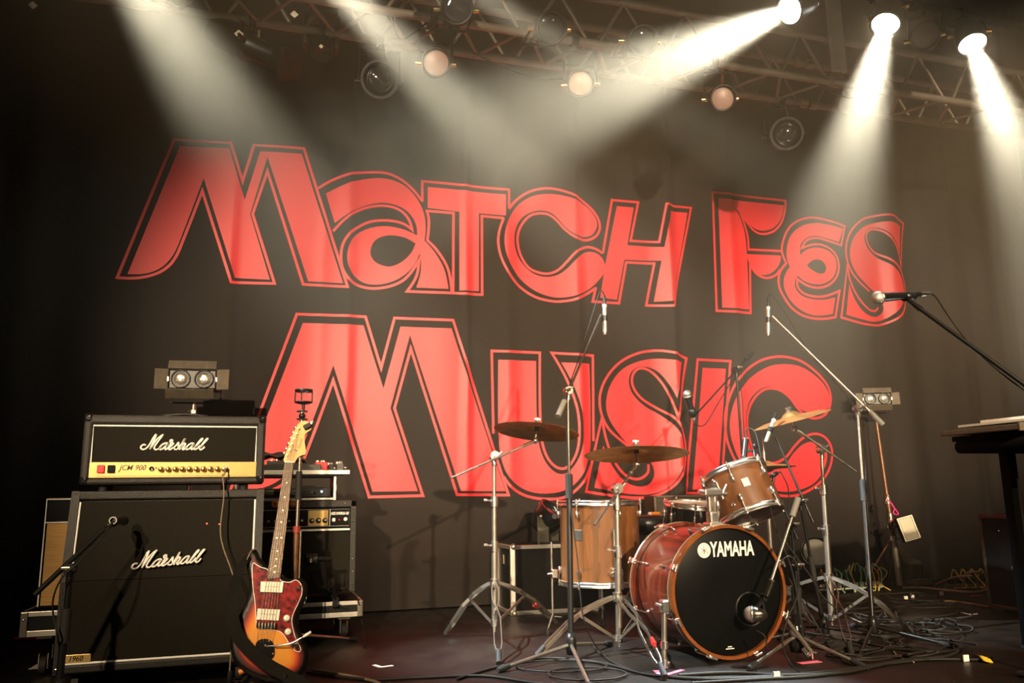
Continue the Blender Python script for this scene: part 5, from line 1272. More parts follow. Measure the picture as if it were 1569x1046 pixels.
def dyn_mic(label, head, tail, grille_m=STEEL, r=.024, name='microphone', hold=None):
    """handheld vocal microphone: mesh ball, tapered body, plug"""
    head, tail = V(head), V(tail); d = (tail - head).normalized(); L_ = (tail - head).length
    t = thing(name, label, 'microphone', head)
    part('grille', MB().ball(head, r, 18, 12, (1, 1, 1)), grille_m, t, True)
    part('grille_band', MB().lathe([(r * .96, r * .2), (r * 1.04, r * .28), (r * 1.04, r * .5), (r * .9, r * .6)], head, d, 20), STEEL, t, True)
    part('body', MB().lathe([(r * .80, r * .6), (r * .74, r * 1.2), (r * .52, L_ * .78), (r * .46, L_ * .8)], head, d, 18), BLK, t, True)
    part('plug', MB().lathe([(r * .40, L_ * .78), (r * .42, L_ * .82), (r * .40, L_ * .97), (r * .25, L_)], head, d, 14), CHROME, t, True)
    if hold is not None:
        q = head + d * L_ * .62
        part('clip', MB().lathe([(r * .62, -.02), (r * .82, -.02), (r * .82, .02), (r * .62, .02)], q, d, 16).tube([q + (V(hold) - q).normalized() * r * .7, V(hold)], .008, 8), BLK, t, True)
    return t
def pencil_mic(label, top, bot, r=.0105):
    top, bot = V(top), V(bot); d = (bot - top).normalized(); L_ = (bot - top).length
    t = thing('pencil_microphone', label, 'microphone', top)
    part('body', MB().cyl(top + d * L_ * .30, bot - d * .012, r, n=14), mat('pale_nickel', (.72, .68, .58), .28, .8), t, True)
    part('capsule', MB().cyl(bot - d * .012, bot, r * 1.0, r * .9, 14), STEEL, t, True)
    part('cable_plug', MB().lathe([(r * .5, 0), (r * .8, .012), (r * .9, L_ * .2), (r * .9, L_ * .3)], top, d, 12), BLK, t, True)
    part('plug_ring', MB().cyl(top + d * L_ * .24, top + d * L_ * .31, r * 1.06, n=12), WHITE, t, True)
    part('clip', MB().cyl(top + d * L_ * .52, top + d * L_ * .66, r * 1.45, n=12), BLK, t, True)
    return t
# left overhead
oa = SY(926, 452, 3.75); ob = SY(927, 512, 3.75)
pencil_mic('silver pencil microphone hanging over the ride cymbal', oa, ob)
ptail, ppv, ptip = SY(856, 635, 3.50), SY(870, 598, 3.56), SY(921, 482, 3.75)
boom_stand('boom_stand', 'tall black boom stand of the overhead microphone beside the crash cymbal', (1.335, 3.49, 0), [SZ(766, 1030), SZ(905, 1060), (1.62, 3.72)], ppv, ptail, ptip, .06, BLK, DSTEEL, STEEL, DSTEEL, 2, .013, .0075, .62)
# right overhead
oa = SY(1177, 456, 3.72); ob = SY(1177, 514, 3.72)
pencil_mic('silver pencil microphone hanging over the rack tom', oa, ob)
boom_stand('boom_stand', 'tall black boom stand of the overhead microphone right of the drums', (2.845, 3.40, 0), [SZ(1316, 1015), SZ(1458, 993), (2.98, 3.72)], SY(1314, 626, 3.55), SY(1351, 648, 3.49), SY(1183, 484, 3.72), .06, BLK, DSTEEL, BLK, STEEL, 2, .012, .0085, .62)
# drummer's vocal microphone
vh_, vt_ = SY(1053, 604, 3.80), SY(1063, 640, 3.84)
dyn_mic("drummer's silver-headed vocal microphone above the bass drum", vh_, vh_ + (vt_ - vh_).normalized() * .165, hold=SY(1069, 632, 3.87))
pv = SY(1128, 566, 4.08)
boom_stand('boom_stand', "thin black boom stand of the drummer's vocal microphone", (pv.x + .02, 4.10, 0), [(pv.x - .22, 4.0), (pv.x + .26, 4.0), (pv.x + .03, 4.4)], pv, SY(1152, 541, 4.14), SY(1069, 632, 3.87), .05, BLK, BLK, BLK, BLK, 1, .011, .0075, .55, .005)
# small microphone on a short angled boom near the hi-hat
ha, hb_ = SY(1190, 632, 3.62), SY(1173, 678, 3.58)
pencil_mic('silver pencil microphone angled down below the tilted crash cymbal', ha, hb_)
bsp = SY(1226, 768, 3.50)
boom_stand('boom_stand', 'black boom stand rising to the microphone below the tilted crash', (2.66, 3.52, 0), [(2.42, 3.36), (2.90, 3.34), (2.70, 3.80)], bsp, SY(1246, 800, 3.46), SY(1188, 668, 3.60), .05, BLK, BLK, BLK, BLK, 0, .011, .008, .5, .0062)
# second short boom with grey grip next to it, rack tom underside microphone
sa, sb2 = SY(1190, 725, 3.55), SY(1170, 735, 3.52)
t = dyn_mic('small black microphone pointing at the rack tom side', sb2, sa + (sa - sb2) * .3, BLK, .014, hold=SY(1184, 740, 3.54))
bsp2 = SY(1213, 804, 3.46)
boom_stand('boom_stand', 'short black boom stand reaching to the rack tom side', (2.48, 3.46, 0), [(2.24, 3.50), (2.72, 3.30), (2.55, 3.72)], bsp2, SY(1222, 826, 3.43), SY(1184, 740, 3.54), .05, BLK, BLK, BLK, BLK, 0, .011, .008, .5, .0062)
# tom clip microphone
ta, tb = SY(1143, 672, 3.50), SY(1140, 700, 3.48)
t = thing('clip_microphone', 'small black clip-on microphone on the rack tom rim', 'microphone', tb)
part('body', MB().cyl(ta, tb, .014, n=14).cyl(tb, tb + (tb - ta).normalized() * .012, .016, .014, 14), BLK, t, True)
part('plug_ring', MB().cyl(ta + V((0, 0, .004)), ta - V((0, 0, .006)), .0135, n=12), WHITE, t, True)
cl_ = SY(1155, 712, 3.42)
part('clip', MB().tube([tb + V((.02, 0, .03)), SY(1156, 690, 3.46), SY(1158, 708, 3.42)], .008, 8).box(cl_, (.03, .03, .035), .005).ball(SY(1157, 683, 3.46), .014, 10, 8), BLK, t, True)
part('lead', MB().tube(curve3([ta, ta + V((.01, 0, .05)), SY(1158, 664, 3.46), SY(1168, 710, 3.35), SY(1176, 760, 3.28), SY(1190, 812, 3.22), SY(1215, 880, 3.15), SZ(1235, 1005, .01)], 6), .0032, 6), CABLE, t, True)
# bass drum microphone and low stand
km = SY(1157, 941, 3.10)
kt = thing('bass_drum_microphone', 'egg-shaped dark metal microphone at the bass drum port', 'microphone', km)
kd = V((-.80, .55, .02)).normalized()
part('body', MB().lathe([(.001, -.050), (.012, -.046), (.026, -.026), (.034, 0), (.033, .012), (.033, .012), (.031, .016)], km, kd, 24), mat('dark_nickel', (.20, .185, .15), .22, .95), kt, True)
part('grille', MB().lathe([(.033, .012), (.032, .024), (.026, .036), (.014, .044), (.001, .047)], km, kd, 24), mat('pale_mesh', (.26, .20, .16), .5, .4, bump=.5, bscale=400), kt, True)
part('grille_ring', MB().lathe([(.034, .008), (.0355, .010), (.0355, .015), (.034, .017)], km, kd, 24), CHROME, kt, True)
ks = SY(1170, 915, 3.08); kp = SY(1178, 898, 3.06)
part('swivel', MB().tube([km + V((.008, 0, .025)), ks, kp], .009, 10).box(ks, (.02, .03, .03), .004), BLK, kt, True)
part('plug', MB().cyl(SY(1174, 912, 3.06), SY(1183, 888, 3.04), .013, n=14), mat('dark_nickel', (.20, .185, .15), .22, .95), kt, True)
kb = V((2.262, 3.185, 0)); kpv = SY(1212, 808, 3.12)
boom_stand('boom_stand', 'low chrome and black boom stand of the bass drum microphone', kb, [SZ(1150, 1027), SZ(1322, 1024), (2.42, 3.55)], SY(1219, 866, 3.16), SY(1222, 766, 3.12), SY(1180, 896, 3.05), .085, BLK, BLK, STEEL, STEEL, 2, .016, .012, .6, .006)
part('bell_base', MB().lathe([(.020, .13), (.030, .10), (.034, .05), (.030, .02), (.012, .02)], kb, (0, 0, 1), 20), BLKGLOSS, bpy.data.objects['boom_stand.005'] if 'boom_stand.005' in bpy.data.objects else None, True)
# microphone at the cabinet
bpv = SY(108, 872, 3.22)
boom_stand('boom_stand', 'short black boom stand in front of the tall speaker cabinet', (SY(104, 872, 3.24).x + .005, 3.22, 0), [(-.92, 3.12), (-.46, 3.06), (-.62, 3.48)], bpv, SY(52, 912, 3.16), SY(158, 812, 3.30), .07, BLK, BLK, BLK, BLK, 0, .0125, .010, .6, .009)
cm = SY(174, 797, 3.33)
t = thing('microphone', 'black microphone aimed at the tall cabinet grille', 'microphone', cm)
part('body', MB().cyl(cm, cm + V((.012, .15, -.005)), .0115, .016, 16), BLK, t, True)
part('plug_ring', MB().lathe([(.010, 0), (.0135, 0), (.0135, 0), (.0135, .02), (.010, .02), (.010, 0)], cm - V((0, .014, 0)), (0, 1, 0), 18), CHROME, t, True)
part('grille', MB().ball(cm + V((.013, .155, -.005)), .018, 14, 10), BLK, t, True)
part('clip', MB().tube([cm + V((0, .06, -.012)), SY(163, 808, 3.32)], .010, 8), BLK, t, True)
part('lead', MB().tube(curve3([cm + V((0, -.012, 0)), SY(168, 806, 3.30), SY(150, 832, 3.24), SY(120, 862, 3.18), SY(95, 885, 3.17), SY(82, 915, 3.18), SY(82, 945, 3.2), SY(90, 985, 3.2), SZ(96, 1056, .006)], 6), .003, 6), CABLE, t, True)
# microphone at the wide combo
jm = SY(478, 858, 4.18)
t = thing('microphone', 'black side-address microphone facing the wide combo grille', 'microphone', jm)
part('body', MB().cyl(SY(470, 857, 4.18), SY(486, 856, 4.18), .026, n=18).ball(SY(470, 857, 4.18), .026, 14, 10, (.6, 1, 1)), BLK, t, True)
part('badge', MB().cyl(jm + V((-.008, -.027, 0)), jm + V((-.008, -.030, 0)), .010, n=14), mat('grey_badge', (.20, .17, .13), .5), t, True)
part('plug', MB().cyl(SY(486, 856, 4.18), SY(508, 856, 4.20), .010, n=12), BLK, t, True)
cs_ = thing('clamp_arm', 'jointed black microphone clamp arm fixed to the dolly edge', 'bracket', SY(512, 921, 4.38))
part('arm', MB().tube([SY(494, 862, 4.20), SY(497, 880, 4.22), SY(500, 897, 4.26)], [.012, .014, .012], 10).cyl(SY(496, 898, 4.26), SY(508, 898, 4.30), .008, n=10), BLK, cs_, True)
part('post', MB().tube([SY(508, 895, 4.30), SY(512, 908, 4.34), SY(514, 920, 4.37)], .010, 10), BLK, cs_, True)
part('clamp', MB().box(SY(514, 922, 4.372), (.03, .03, .05), .004).cyl(SY(516, 925, 4.35), SY(530, 930, 4.33), .004, n=8), BLK, cs_, True)
part('lead', MB().tube(curve3([SY(508, 858, 4.2), SY(512, 885, 4.26), SY(535, 905, 4.33), SY(548, 918, 4.36), SY(556, 960, 4.40), SZ(560, 990, .006)], 6), .003, 6), CABLE, cs_, True)
# straight stand with a ring bracket on top, behind the guitar
pb = V((.180, 3.98, 0)); ptop = SY(463, 628, 3.98)
t = thing('bracket_stand', 'straight stand with brown lower pole and black ring bracket on top', 'stand', pb)
tripod(t, pb, [SZ(543, 983), (-.10, 3.90), (.12, 4.28)], .10, STEEL, .007)
mdp = pb + (ptop - pb) * .50; md2 = pb + (ptop - pb) * .68
part('lower_pole', MB().cyl(pb + V((0, 0, .08)), mdp, .0135, n=14), RUST, t, True)
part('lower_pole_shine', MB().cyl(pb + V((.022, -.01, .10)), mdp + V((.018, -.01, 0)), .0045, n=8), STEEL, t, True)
part('upper_pole', MB().cyl(mdp, ptop, .0085, n=12), STEEL, t, True)
part('clutch', MB().cyl(md2 - V((0, 0, .06)), md2 + V((0, 0, .07)), .0145, n=12), RUBBER, t, True)
part('orange_clip', MB().cyl(mdp - V((0, .0, .01)), mdp + V((0, 0, .02)), .018, n=12), mat('dark_red_clip', (.25, .03, .02), .4), t, True)
bk = part('ball_head', MB().ball(SY(463, 637, 3.98), .016, 12, 10).box(SY(463, 630, 3.98), (.050, .02, .008), .002).box(SY(463, 642, 3.98), (.050, .02, .008), .002), BLK, t, True)
r0_ = SY(465, 619, 3.98)
part('ring_bracket', MB().lathe([(.020, 0), (.042, .006), (.042, .012), (.020, .012)], r0_, (0, 0, 1), 20).lathe([(.036, .058), (.042, .058), (.042, .070), (.036, .070), (.036, .058)], r0_, (0, 0, 1), 20).cyl(r0_ + V((-.039, 0, .008)), r0_ + V((-.039, 0, .062)), .0035, n=6).cyl(r0_ + V((.039, 0, .008)), r0_ + V((.039, 0, .062)), .0035, n=6).cyl(r0_ + V((-.012, -.037, .008)), r0_ + V((-.012, -.037, .062)), .0035, n=6).cyl(r0_ - V((0, 0, .03)), r0_, .007, n=8), BLK, t, True)
# ------------------------------------------------------------------ two-cell blinder lights
BULB = mat('reflector_glass', (.62, .58, .50), .22, .75, bump=1.0, bscale=70, var=.35, scale=40)
BARN = mat('barn_door_metal', (.12, .095, .065), .45, .4, var=.2, scale=25)
def blinder(label, px, py, Y, k, aim, pole_label=None):
    """two round lamps in a box with four barn doors on a yoke and spigot; k = metres per box width unit"""
    o_ = SY(px, py, Y); d = V(aim).normalized(); sx_ = d.cross(V((0, 0, 1))).normalized() * -1
    sx_ = V((0, 0, 1)).cross(d).normalized() * -1
    if sx_.dot(c_r) < 0: sx_ = -sx_
    up = sx_.cross(d).normalized() * -1
    if up.z < 0: up = -up
    R = Matrix((sx_, d * -1, up)).transposed()      # local x right, -y front, z up
    t = thing('blinder_light', label, 'stage light', o_)
    P_ = lambda x, y, z: o_ + R @ V((x * k, y * k, z * k))
    part('housing', MB().box(P_(0, .10, 0), (.26 * k, .20 * k, .112 * k), .006, R), BLK, t, True)
    for x in (-.064, .064):
        part('reflector_lamp', MB().lathe([(.046 * k, -.004), (.040 * k, .004), (.02 * k, .009), (.001, .010)], P_(x, .004, .002), d, 28), BULB, t, True)
        part('lamp_ring', MB().lathe([(.047 * k, -.004), (.047 * k, .012), (.051 * k, .014), (.054 * k, .012), (.054 * k, -.004)], P_(x, .004, .002), d, 28), BLK, t, True)
    part('barn_door', MB().box(P_(0, -.022, .083), (.262 * k, .004, .050 * k), .001, R @ Matrix.Rotation(-.35, 3, 'X')), BARN, t, True)
    part('barn_door', MB().box(P_(-.008, -.03, -.086), (.262 * k, .004, .058 * k), .001, R @ Matrix.Rotation(.45, 3, 'X')), BARN, t, True)
    for s_ in (-1, 1):
        part('barn_door', MB().box(P_(s_ * .168, -.012, 0), (.072 * k, .004, .118 * k), .001, R @ Matrix.Rotation(s_ * -.25, 3, 'Z')), BARN, t, True)
        part('hinge', MB().box(P_(s_ * .132, -.004, 0), (.010 * k, .012, .026 * k), .001, R), STEEL, t, True)
    part('yoke', MB().tube([P_(-.145, .10, 0), P_(-.147, .10, -.10), P_(-.13, .10, -.128), P_(.13, .10, -.128), P_(.147, .10, -.10), P_(.145, .10, 0)], .005, 6), BLK, t, True)
    part('latch', MB().box(P_(.0, -.004, -.060), (.03 * k, .008, .010 * k), .001, R), STEEL, t, True)
    part('spigot', MB().cyl(P_(0, .10, -.128), P_(0, .10, -.19), .014, n=12).box(P_(0, .10, -.185), (.03, .03, .036), .005).cyl(P_(-.035, .08, -.18), P_(0, .10, -.18), .010, n=10), STEEL, t, True)
    return t, P_(0, .10, -.19)
t, lp_ = blinder('two-lamp blinder light with barn doors above the amplifier head', 295, 581, 4.62, .92, (-.08, -1, -.02))
s = thing('light_stand', 'steel pole stand carrying the blinder behind the amplifier head', 'stand', (lp_.x, lp_.y, 0))
part('pole', MB().cyl((lp_.x, lp_.y, .02), lp_, .014, n=12), STEEL, s, True)
for k in range(3):
    a = math.radians(90 + 120 * k); part('leg', MB().tube([(lp_.x, lp_.y, .40), (lp_.x + .32 * math.cos(a), lp_.y + .28 * math.sin(a), .012)], .010, 8), STEEL, s, True)
t, lp2 = blinder('two-lamp blinder light with barn doors on the brown pole stand', 1344, 611, 5.05, .78, (-.45, -1, 0))
bx_ = SZ(1360, 893)
bx_ = V((4.47, 5.02, 0))
s = thing('light_stand', 'tall brown pole stand carrying the blinder before the curtain', 'stand', bx_)
top = lp2; ax = top - bx_; Q = lambda z: bx_ + ax * (z / top.z)
part('upper_pole', MB().cyl(Q(.62), top, .013, n=12), RUST, s, True)
part('middle_pole', MB().cyl(Q(.36), Q(.64), .017, n=12), RUST, s, True)
part('lower_tube', MB().cyl(Q(.02), Q(.37), .021, n=14), mat('pale_tube', (.42, .37, .29), .45, .4, var=.15), s, True)
part('clamp', MB().cyl(Q(.60), Q(.655), .022, n=12).cyl(Q(.605) - V((.035, 0, 0)), Q(.605), .010, n=10), STEEL, s, True)
part('winch', MB().cyl(Q(.46), Q(.53), .025, n=12).box(Q(.44) + V((.02, 0, -.005)), (.13, .03, .016), .003), STEEL, s, True)
for f, nm in ((SZ(1398, 896), 0), (SZ(1362, 897), 1), ((4.20, 5.10, 0), 2)):
    f = V(f); part('leg', MB().tube([Q(.37), f + V((0, 0, .012))], .008, 8), RUST if nm != 1 else STEEL, s, True)
    part('leg_foot', MB().box(f + V((0, 0, .018)), (.05, .04, .034), .004), TAPE_W if nm == 0 else RUBBER, s, True)
# pink safety loop and LED flood on that stand
pk_ = SY(1372, 778, 4.96)
lo = thing('safety_cord', 'bright pink cord loop hanging from the brown pole stand', 'cord', pk_)
part('cord', MB().tube(curve3([SY(1363, 767, 4.98), SY(1368, 775, 4.96), SY(1376, 786, 4.95), SY(1374, 788, 4.95), SY(1369, 786, 4.95), SY(1370, 779, 4.96), SY(1366, 771, 4.97), SY(1358, 764, 5.0)], 5), .005, 6), mat('pink_cord', (.85, .03, .22), .5), lo, True)
part('hook', MB().cyl(SY(1357, 768, 5.0), SY(1361, 758, 5.0), .007, n=8), STEEL, lo, True)
fc = SY(1392, 809, 4.88); fd = V((-.35, -1, .10)).normalized()
fr_ = (c_r - fd * c_r.dot(fd)).normalized(); fu = fd.cross(fr_).normalized()
if fu.z < 0: fu = -fu
Rz = Matrix.Rotation(math.radians(-15), 3, 'Y')
Rf = Matrix((fr_, fd * -1, fu)).transposed() @ Rz
fl_ = thing('flood_light', 'rectangular floodlight with pale panel clamped to the brown pole stand', 'stage light', fc)
part('housing', MB().box(fc - fd * .02, (.125, .045, .175), .006, Rf), BLK, fl_, True)
part('panel', MB().box(fc + fd * .004, (.092, .004, .150), .002, Rf), mat('pale_led_panel', (.62, .55, .40), .5, var=.12, scale=120), fl_, True, 'pale light panel')
part('frame', MB().box(fc + fd * .002 + Rf @ V((-.053, 0, 0)), (.010, .008, .166), .001, Rf).box(fc + fd * .002 + Rf @ V((.053, 0, 0)), (.010, .008, .166), .001, Rf).box(fc + fd * .002 + Rf @ V((0, 0, .080)), (.11, .008, .008), .001, Rf).box(fc + fd * .002 + Rf @ V((0, 0, -.080)), (.11, .008, .008), .001, Rf), STEEL, fl_, True)
part('bracket', MB().tube([Q(.44), SY(1372, 810, 4.95), SY(1374, 825, 4.92), fc - fd * .03 - V((0, 0, .06))], .008, 8), BLK, fl_, True)
part('status_light', MB().ball(SY(1366.5, 797, 4.93), .008, 8, 6), RED, fl_, True)
# grey drive pedal-like block behind the leg
wb_ = SZ(1372, 893); wb_.y = 5.02; wb_.x = 4.60
solo('sandbag', MB().box(V((wb_.x, 5.03, .10)), (.11, .12, .20), .03).box(V((wb_.x + .02, 5.0, .035)), (.16, .14, .07), .03), mat('grey_canvas', (.075, .062, .045), .9, bump=.5, bscale=100), 'grey canvas weight leaning at the brown pole stand', 'weight', (wb_.x, 5.03, 0))

# ------------------------------------------------------------------ stage box with multicoloured leads
sx0, sx1, sy0, sy1 = 3.74, 4.28, 4.98, 5.10
t = thing('stage_box', 'long black stage box with pale sockets full of coloured plugs', 'stage box', ((sx0 + sx1) / 2, 5.04, 0))
part('chassis', MB().box(((sx0 + sx1) / 2, (sy0 + sy1) / 2, .065), (sx1 - sx0, sy1 - sy0, .11), .006), BLK, t, True)
part('front_rail', MB().box(((sx0 + sx1) / 2, sy0 - .003, .028), (sx1 - sx0, .012, .012), .002), TAPE_W, t, True)
for k in range(11): part('socket_label', MB().box((sx0 + .04 + k * .046, sy0 - .003, .054), (.032, .010, .022 + .006 * (k % 2)), .002), TAPE_W, t, True)
for x in (sx0 + .05, sx1 - .05): part('foot', MB().cyl((x, 5.04, 0), (x, 5.04, .012), .016, n=10), RUBBER, t, True)
cols = [mat('orange_lead', (.70, .27, .02), .5), mat('green_lead', (.16, .42, .16), .5), mat('yellow_lead', (.72, .46, .04), .5), CABLE, mat('mint_lead', (.30, .55, .36), .5)]
nm_ = ['orange', 'green', 'yellow', 'black', 'pale green']
random.seed(3)
for k in range(14):
    x = sx0 + .03 + k * .0375; ci = (k * 3 + k // 4) % 5; h_ = random.uniform(.03, .075)
    pts = [(x, sy0 + .02, .115), (x + random.uniform(-.02, .02), sy0 - .01, .125 + h_), (x + random.uniform(-.04, .05), sy0 - .03, .11 + h_ * .4), (x + random.uniform(-.03, .04), sy0 - .045, .055), (x + random.uniform(-.06, .06), sy0 - .06, .008)]
    o = thing('patch_lead', f'short {nm_[ci]} patch lead plugged into the stage box top', 'cable', (x, sy0 + .02, .115), group=f'{nm_[ci]} leads on the stage box')
    part('lead', MB().tube(curve3(pts, 5), .0042, 6), cols[ci], o, True); part('plug', MB().cyl((x, sy0 + .02, .11), (x, sy0 + .016, .140), .0075, n=8), BLK, o, True)

# round floor lamp with white lens behind the drums
dc = SY(1251, 846, 4.55); dd = V((-.42, -1, .28)).normalized()
t = thing('floor_lamp', 'round floor wash lamp with white frosted face behind the drums', 'stage light', V((dc.x, dc.y, 0)))
part('housing', MB().lathe([(.001, -.13), (.06, -.13), (.09, -.09), (.098, 0), (.098, .018), (.098, .018), (.084, .018), (.084, .005)], dc, dd, 32), BLK, t, True)
part('lens', MB().lathe([(.085, .006), (.05, .014), (.001, .018)], dc, dd, 32), mat('white_frost', (.72, .68, .56), .5), t, True, 'white frosted face')
part('yoke', MB().tube([dc + c_r * .11 - dd * .04, V((dc.x, dc.y, .02)) + c_r0 * .11 + V((0, .04, 0)), V((dc.x, dc.y, .02)) - c_r0 * .11 + V((0, .04, 0)), dc - c_r * .11 - dd * .04], .007, 6), BLK, t, True)
part('base_plate', MB().box((dc.x, dc.y + .04, .010), (.26, .16, .02), .004), BLK, t, True)
for s_ in (-.02, .05): part('bolt', MB().cyl(V((dc.x + s_, dc.y - .02, .10)), V((dc.x + s_, dc.y - .04, .115)), .009, n=8), CHROME, t, True)

# ------------------------------------------------------------------ flight case, wash lamp on it, and the dark case behind the kit
fx0_, fx1_, fy0_, fy1_, fz_ = 1.485, 2.06, 4.84, 5.15, .405
t = thing('flight_case', 'black flight case with pale aluminium edges behind the floor tom', 'case', ((fx0_ + fx1_) / 2, 5.0, 0))
xc, yc = (fx0_ + fx1_) / 2, (fy0_ + fy1_) / 2
part('body', MB().box((xc, yc, fz_ / 2), (fx1_ - fx0_ - .012, fy1_ - fy0_ - .012, fz_ - .006), .003), CASEPLY, t, True)
for z in (.012, fz_ - .012):
    part('edge_rail', MB().box((xc, fy0_, z), (fx1_ - fx0_, .022, .024), .003), ALU, t, True)
    part('edge_rail', MB().box((fx0_, yc, z), (.022, fy1_ - fy0_, .024), .003), ALU, t, True)
for x in (fx0_ + .004, fx1_ - .004):
    part('edge_rail', MB().box((x, fy0_, fz_ / 2), (.030, .022, fz_), .003), ALU, t, True)
part('edge_rail', MB().box((fx0_, fy1_ - .01, fz_ / 2), (.022, .022, fz_), .003), ALU, t, True)
for x in (fx0_ + .01, fx1_ - .01):
    for z in (.012, fz_ - .008): part('ball_corner', MB().ball((x, fy0_ - .002, z), .020, 12, 10), STEEL, t, True)
part('latch', MB().box((fx0_ - .008, yc, fz_ * .78), (.012, .05, .06), .003), STEEL, t, True)
part('handle', MB().box((xc + .05, fy0_ - .006, fz_ * .55), (.15, .008, .09), .004), BLK, t, True)
wc = SY(842, 790, 4.92); wd_ = V((.45, -.45, .70)).normalized()
t = thing('wash_lamp', 'dark round wash lamp standing on the flight case', 'stage light', V((wc.x, wc.y, fz_)))
part('housing', MB().lathe([(.001, -.11), (.06, -.11), (.085, -.07), (.098, .0), (.102, .05), (.102, .05), (.088, .05), (.084, .02)], wc, wd_, 32), BLKGLOSS, t, True)
part('lens', MB().lathe([(.085, .022), (.04, .030), (.001, .032)], wc, wd_, 32), LENS_DARK, t, True)
yb_ = V((wc.x - .03, wc.y, fz_ + .006))
part('yoke', MB().box(V((wc.x - .065, wc.y - .06, (wc.z + fz_) / 2 - .01)), (.075, .008, wc.z - fz_ + .02), .003).box(V((wc.x + .05, wc.y + .06, (wc.z + fz_) / 2)), (.06, .008, wc.z - fz_), .003), mat('olive_bracket', (.05, .045, .028), .5), t, True)
part('foot_plate', MB().box((wc.x - .01, wc.y, fz_ + .007), (.17, .15, .012), .003), BLK, t, True)
part('tilt_knob', MB().cyl(SY(850, 791, 4.80), SY(850, 791, 4.86), .016, n=12), BLK, t, True)
part('tilt_bolt', MB().ball(SY(829, 791, 4.82), .012, 10, 8), CHROME, t, True)
mc_ = SY(1045, 800, 5.06)
t = thing('monitor_case', 'big dark brown case standing behind the drum stool', 'case', (mc_.x, 5.08, 0))
cz = SY(1010, 759, 5.0).z
BR = mat('brown_black_panel', (.035, .024, .015), .55, var=.25, scale=40)
part('body', MB().box((mc_.x + .02, 5.08, cz / 2), (.50, .16, cz), .006), BR, t, True)
part('top_edge', MB().box((mc_.x + .02, 5.0, cz - .006), (.50, .012, .012), .002), mat('grey_edge', (.18, .15, .11), .4, .5), t, True)
part('side_edge', MB().box((mc_.x - .225, 5.0, cz / 2), (.014, .012, cz), .002), mat('grey_edge', (.18, .15, .11), .4, .5), t, True)
part('speaker_cone', MB().lathe([(.14, 0), (.13, .006), (.12, .004), (.05, .016), (.001, .010)], (mc_.x + .0, 5.0, cz - .20), (0, 1, 0), 32), BR, t, True)

# ------------------------------------------------------------------ right edge: vocal microphone, table, case
vh2 = SY(1345, 456, 2.60); vt2 = SY(1425, 450, 2.66)
t = dyn_mic('silver-headed vocal microphone reaching in over the drums', vh2, vt2, mat('silver_mesh', (.60, .55, .47), .4, .7, bump=.8, bscale=350), .0255)
cj = SY(1392, 456, 2.63); ck = SY(1411, 474, 2.60)
part('clip', MB().lathe([(.016, -.030), (.019, -.030), (.019, .030), (.016, .030)], SY(1392, 454, 2.635), (vt2 - vh2), 16).tube([cj - V((0, 0, .012)), SY(1398, 464, 2.62), ck], [.008, .010, .013], 10), BLK, t, True)
bt = SY(1640, 640, 2.25)
part('lead', MB().tube(curve3([vt2, SY(1434, 455, 2.66), SY(1452, 482, 2.6), SY(1480, 520, 2.55), SY(1512, 552, 2.48), SY(1545, 580, 2.4), SY(1600, 622, 2.3), SY(1660, 690, 2.2)], 6), .0032, 6), CABLE, t, True)
pb2 = V((bt.x, bt.y, 0))
boom_stand('boom_stand', 'black boom stand of the vocal microphone reaching in from the stage edge', pb2, [(bt.x + .3, bt.y, 0), (bt.x - .08, bt.y - .3, 0), (bt.x - .05, bt.y + .3, 0)], bt, bt + (bt - ck) * .3, ck, .05, BLK, BLK, BLK, BLK, 1, .0125, .010, .6, .0085)
# black table with a tilted board and papers
tz = .935
t = thing('table', 'black folding table with a tilted board at the stage side', 'table', (3.45, 2.80, 0))
part('table_top', MB().box((3.52, 2.78, tz - .012), (.98, .42, .024), .004), MATTE, t, True)
part('apron', MB().box((3.50, 2.78, tz - .050), (.92, .38, .055), .006), MATTE, t, True)
part('apron_end', MB().cyl((3.04, 2.60, tz - .05), (3.04, 2.96, tz - .05), .028, n=14), MATTE, t, True)
for (x, y) in ((3.215, 2.64), (3.30, 2.95), (3.85, 2.64), (3.85, 2.95)):
    part('leg', MB().box((x, y, (tz - .06) / 2), (.050, .050, tz - .06), .004), MATTE, t, True)
    part('leg_foot', MB().box((x, y, .008), (.056, .056, .016), .003), RUBBER, t, True)
PAPER = mat('paper', (.70, .66, .57), .7)
Rb_ = Matrix.Rotation(-.045, 3, 'Y')
bo_ = V((3.46, 2.78, tz + .028))
t = thing('music_board', 'grey sloping board lying on the black table', 'board', (3.46, 2.78, tz))
part('board', MB().box(bo_ + V((0, 0, .006)), (1.00, .40, .022), .003, Rb_), mat('grey_board', (.10, .075, .048), .6, var=.15, scale=30), t, True)
part('front_lip', MB().box(bo_ + Rb_ @ V((0, -.205, .006)), (1.0, .012, .034), .003, Rb_), mat('grey_board', (.10, .075, .048), .6, var=.15, scale=30), t, True)
part('wedge_block', MB().box((3.80, 2.78, tz + .018), (.20, .30, .032), .003), MATTE, t, True)
def sheet(label, x, w_, d_, z, th_, lift, y=2.76):
    mb = MB(); nx_ = 12; c_ = []
    for i in range(nx_ + 1):
        u_ = i / nx_; c_.append(V((x + (u_ - .5) * w_, y, z + (u_ - .5) * w_ * .045 + lift * u_ ** 2)))
    mb.strip(c_, V((0, d_ / 2, 0)), th_)
    solo('paper_stack', mb, PAPER, label, 'paper', (x, y, z))
zb = tz + .047
sheet('wide white paper stack lying on the sloping grey board', 3.36, .66, .37, zb + .006, .010, .035)
sheet('narrow white paper stack on top of the wider stack', 3.34, .40, .33, zb + .020, .012, .018)

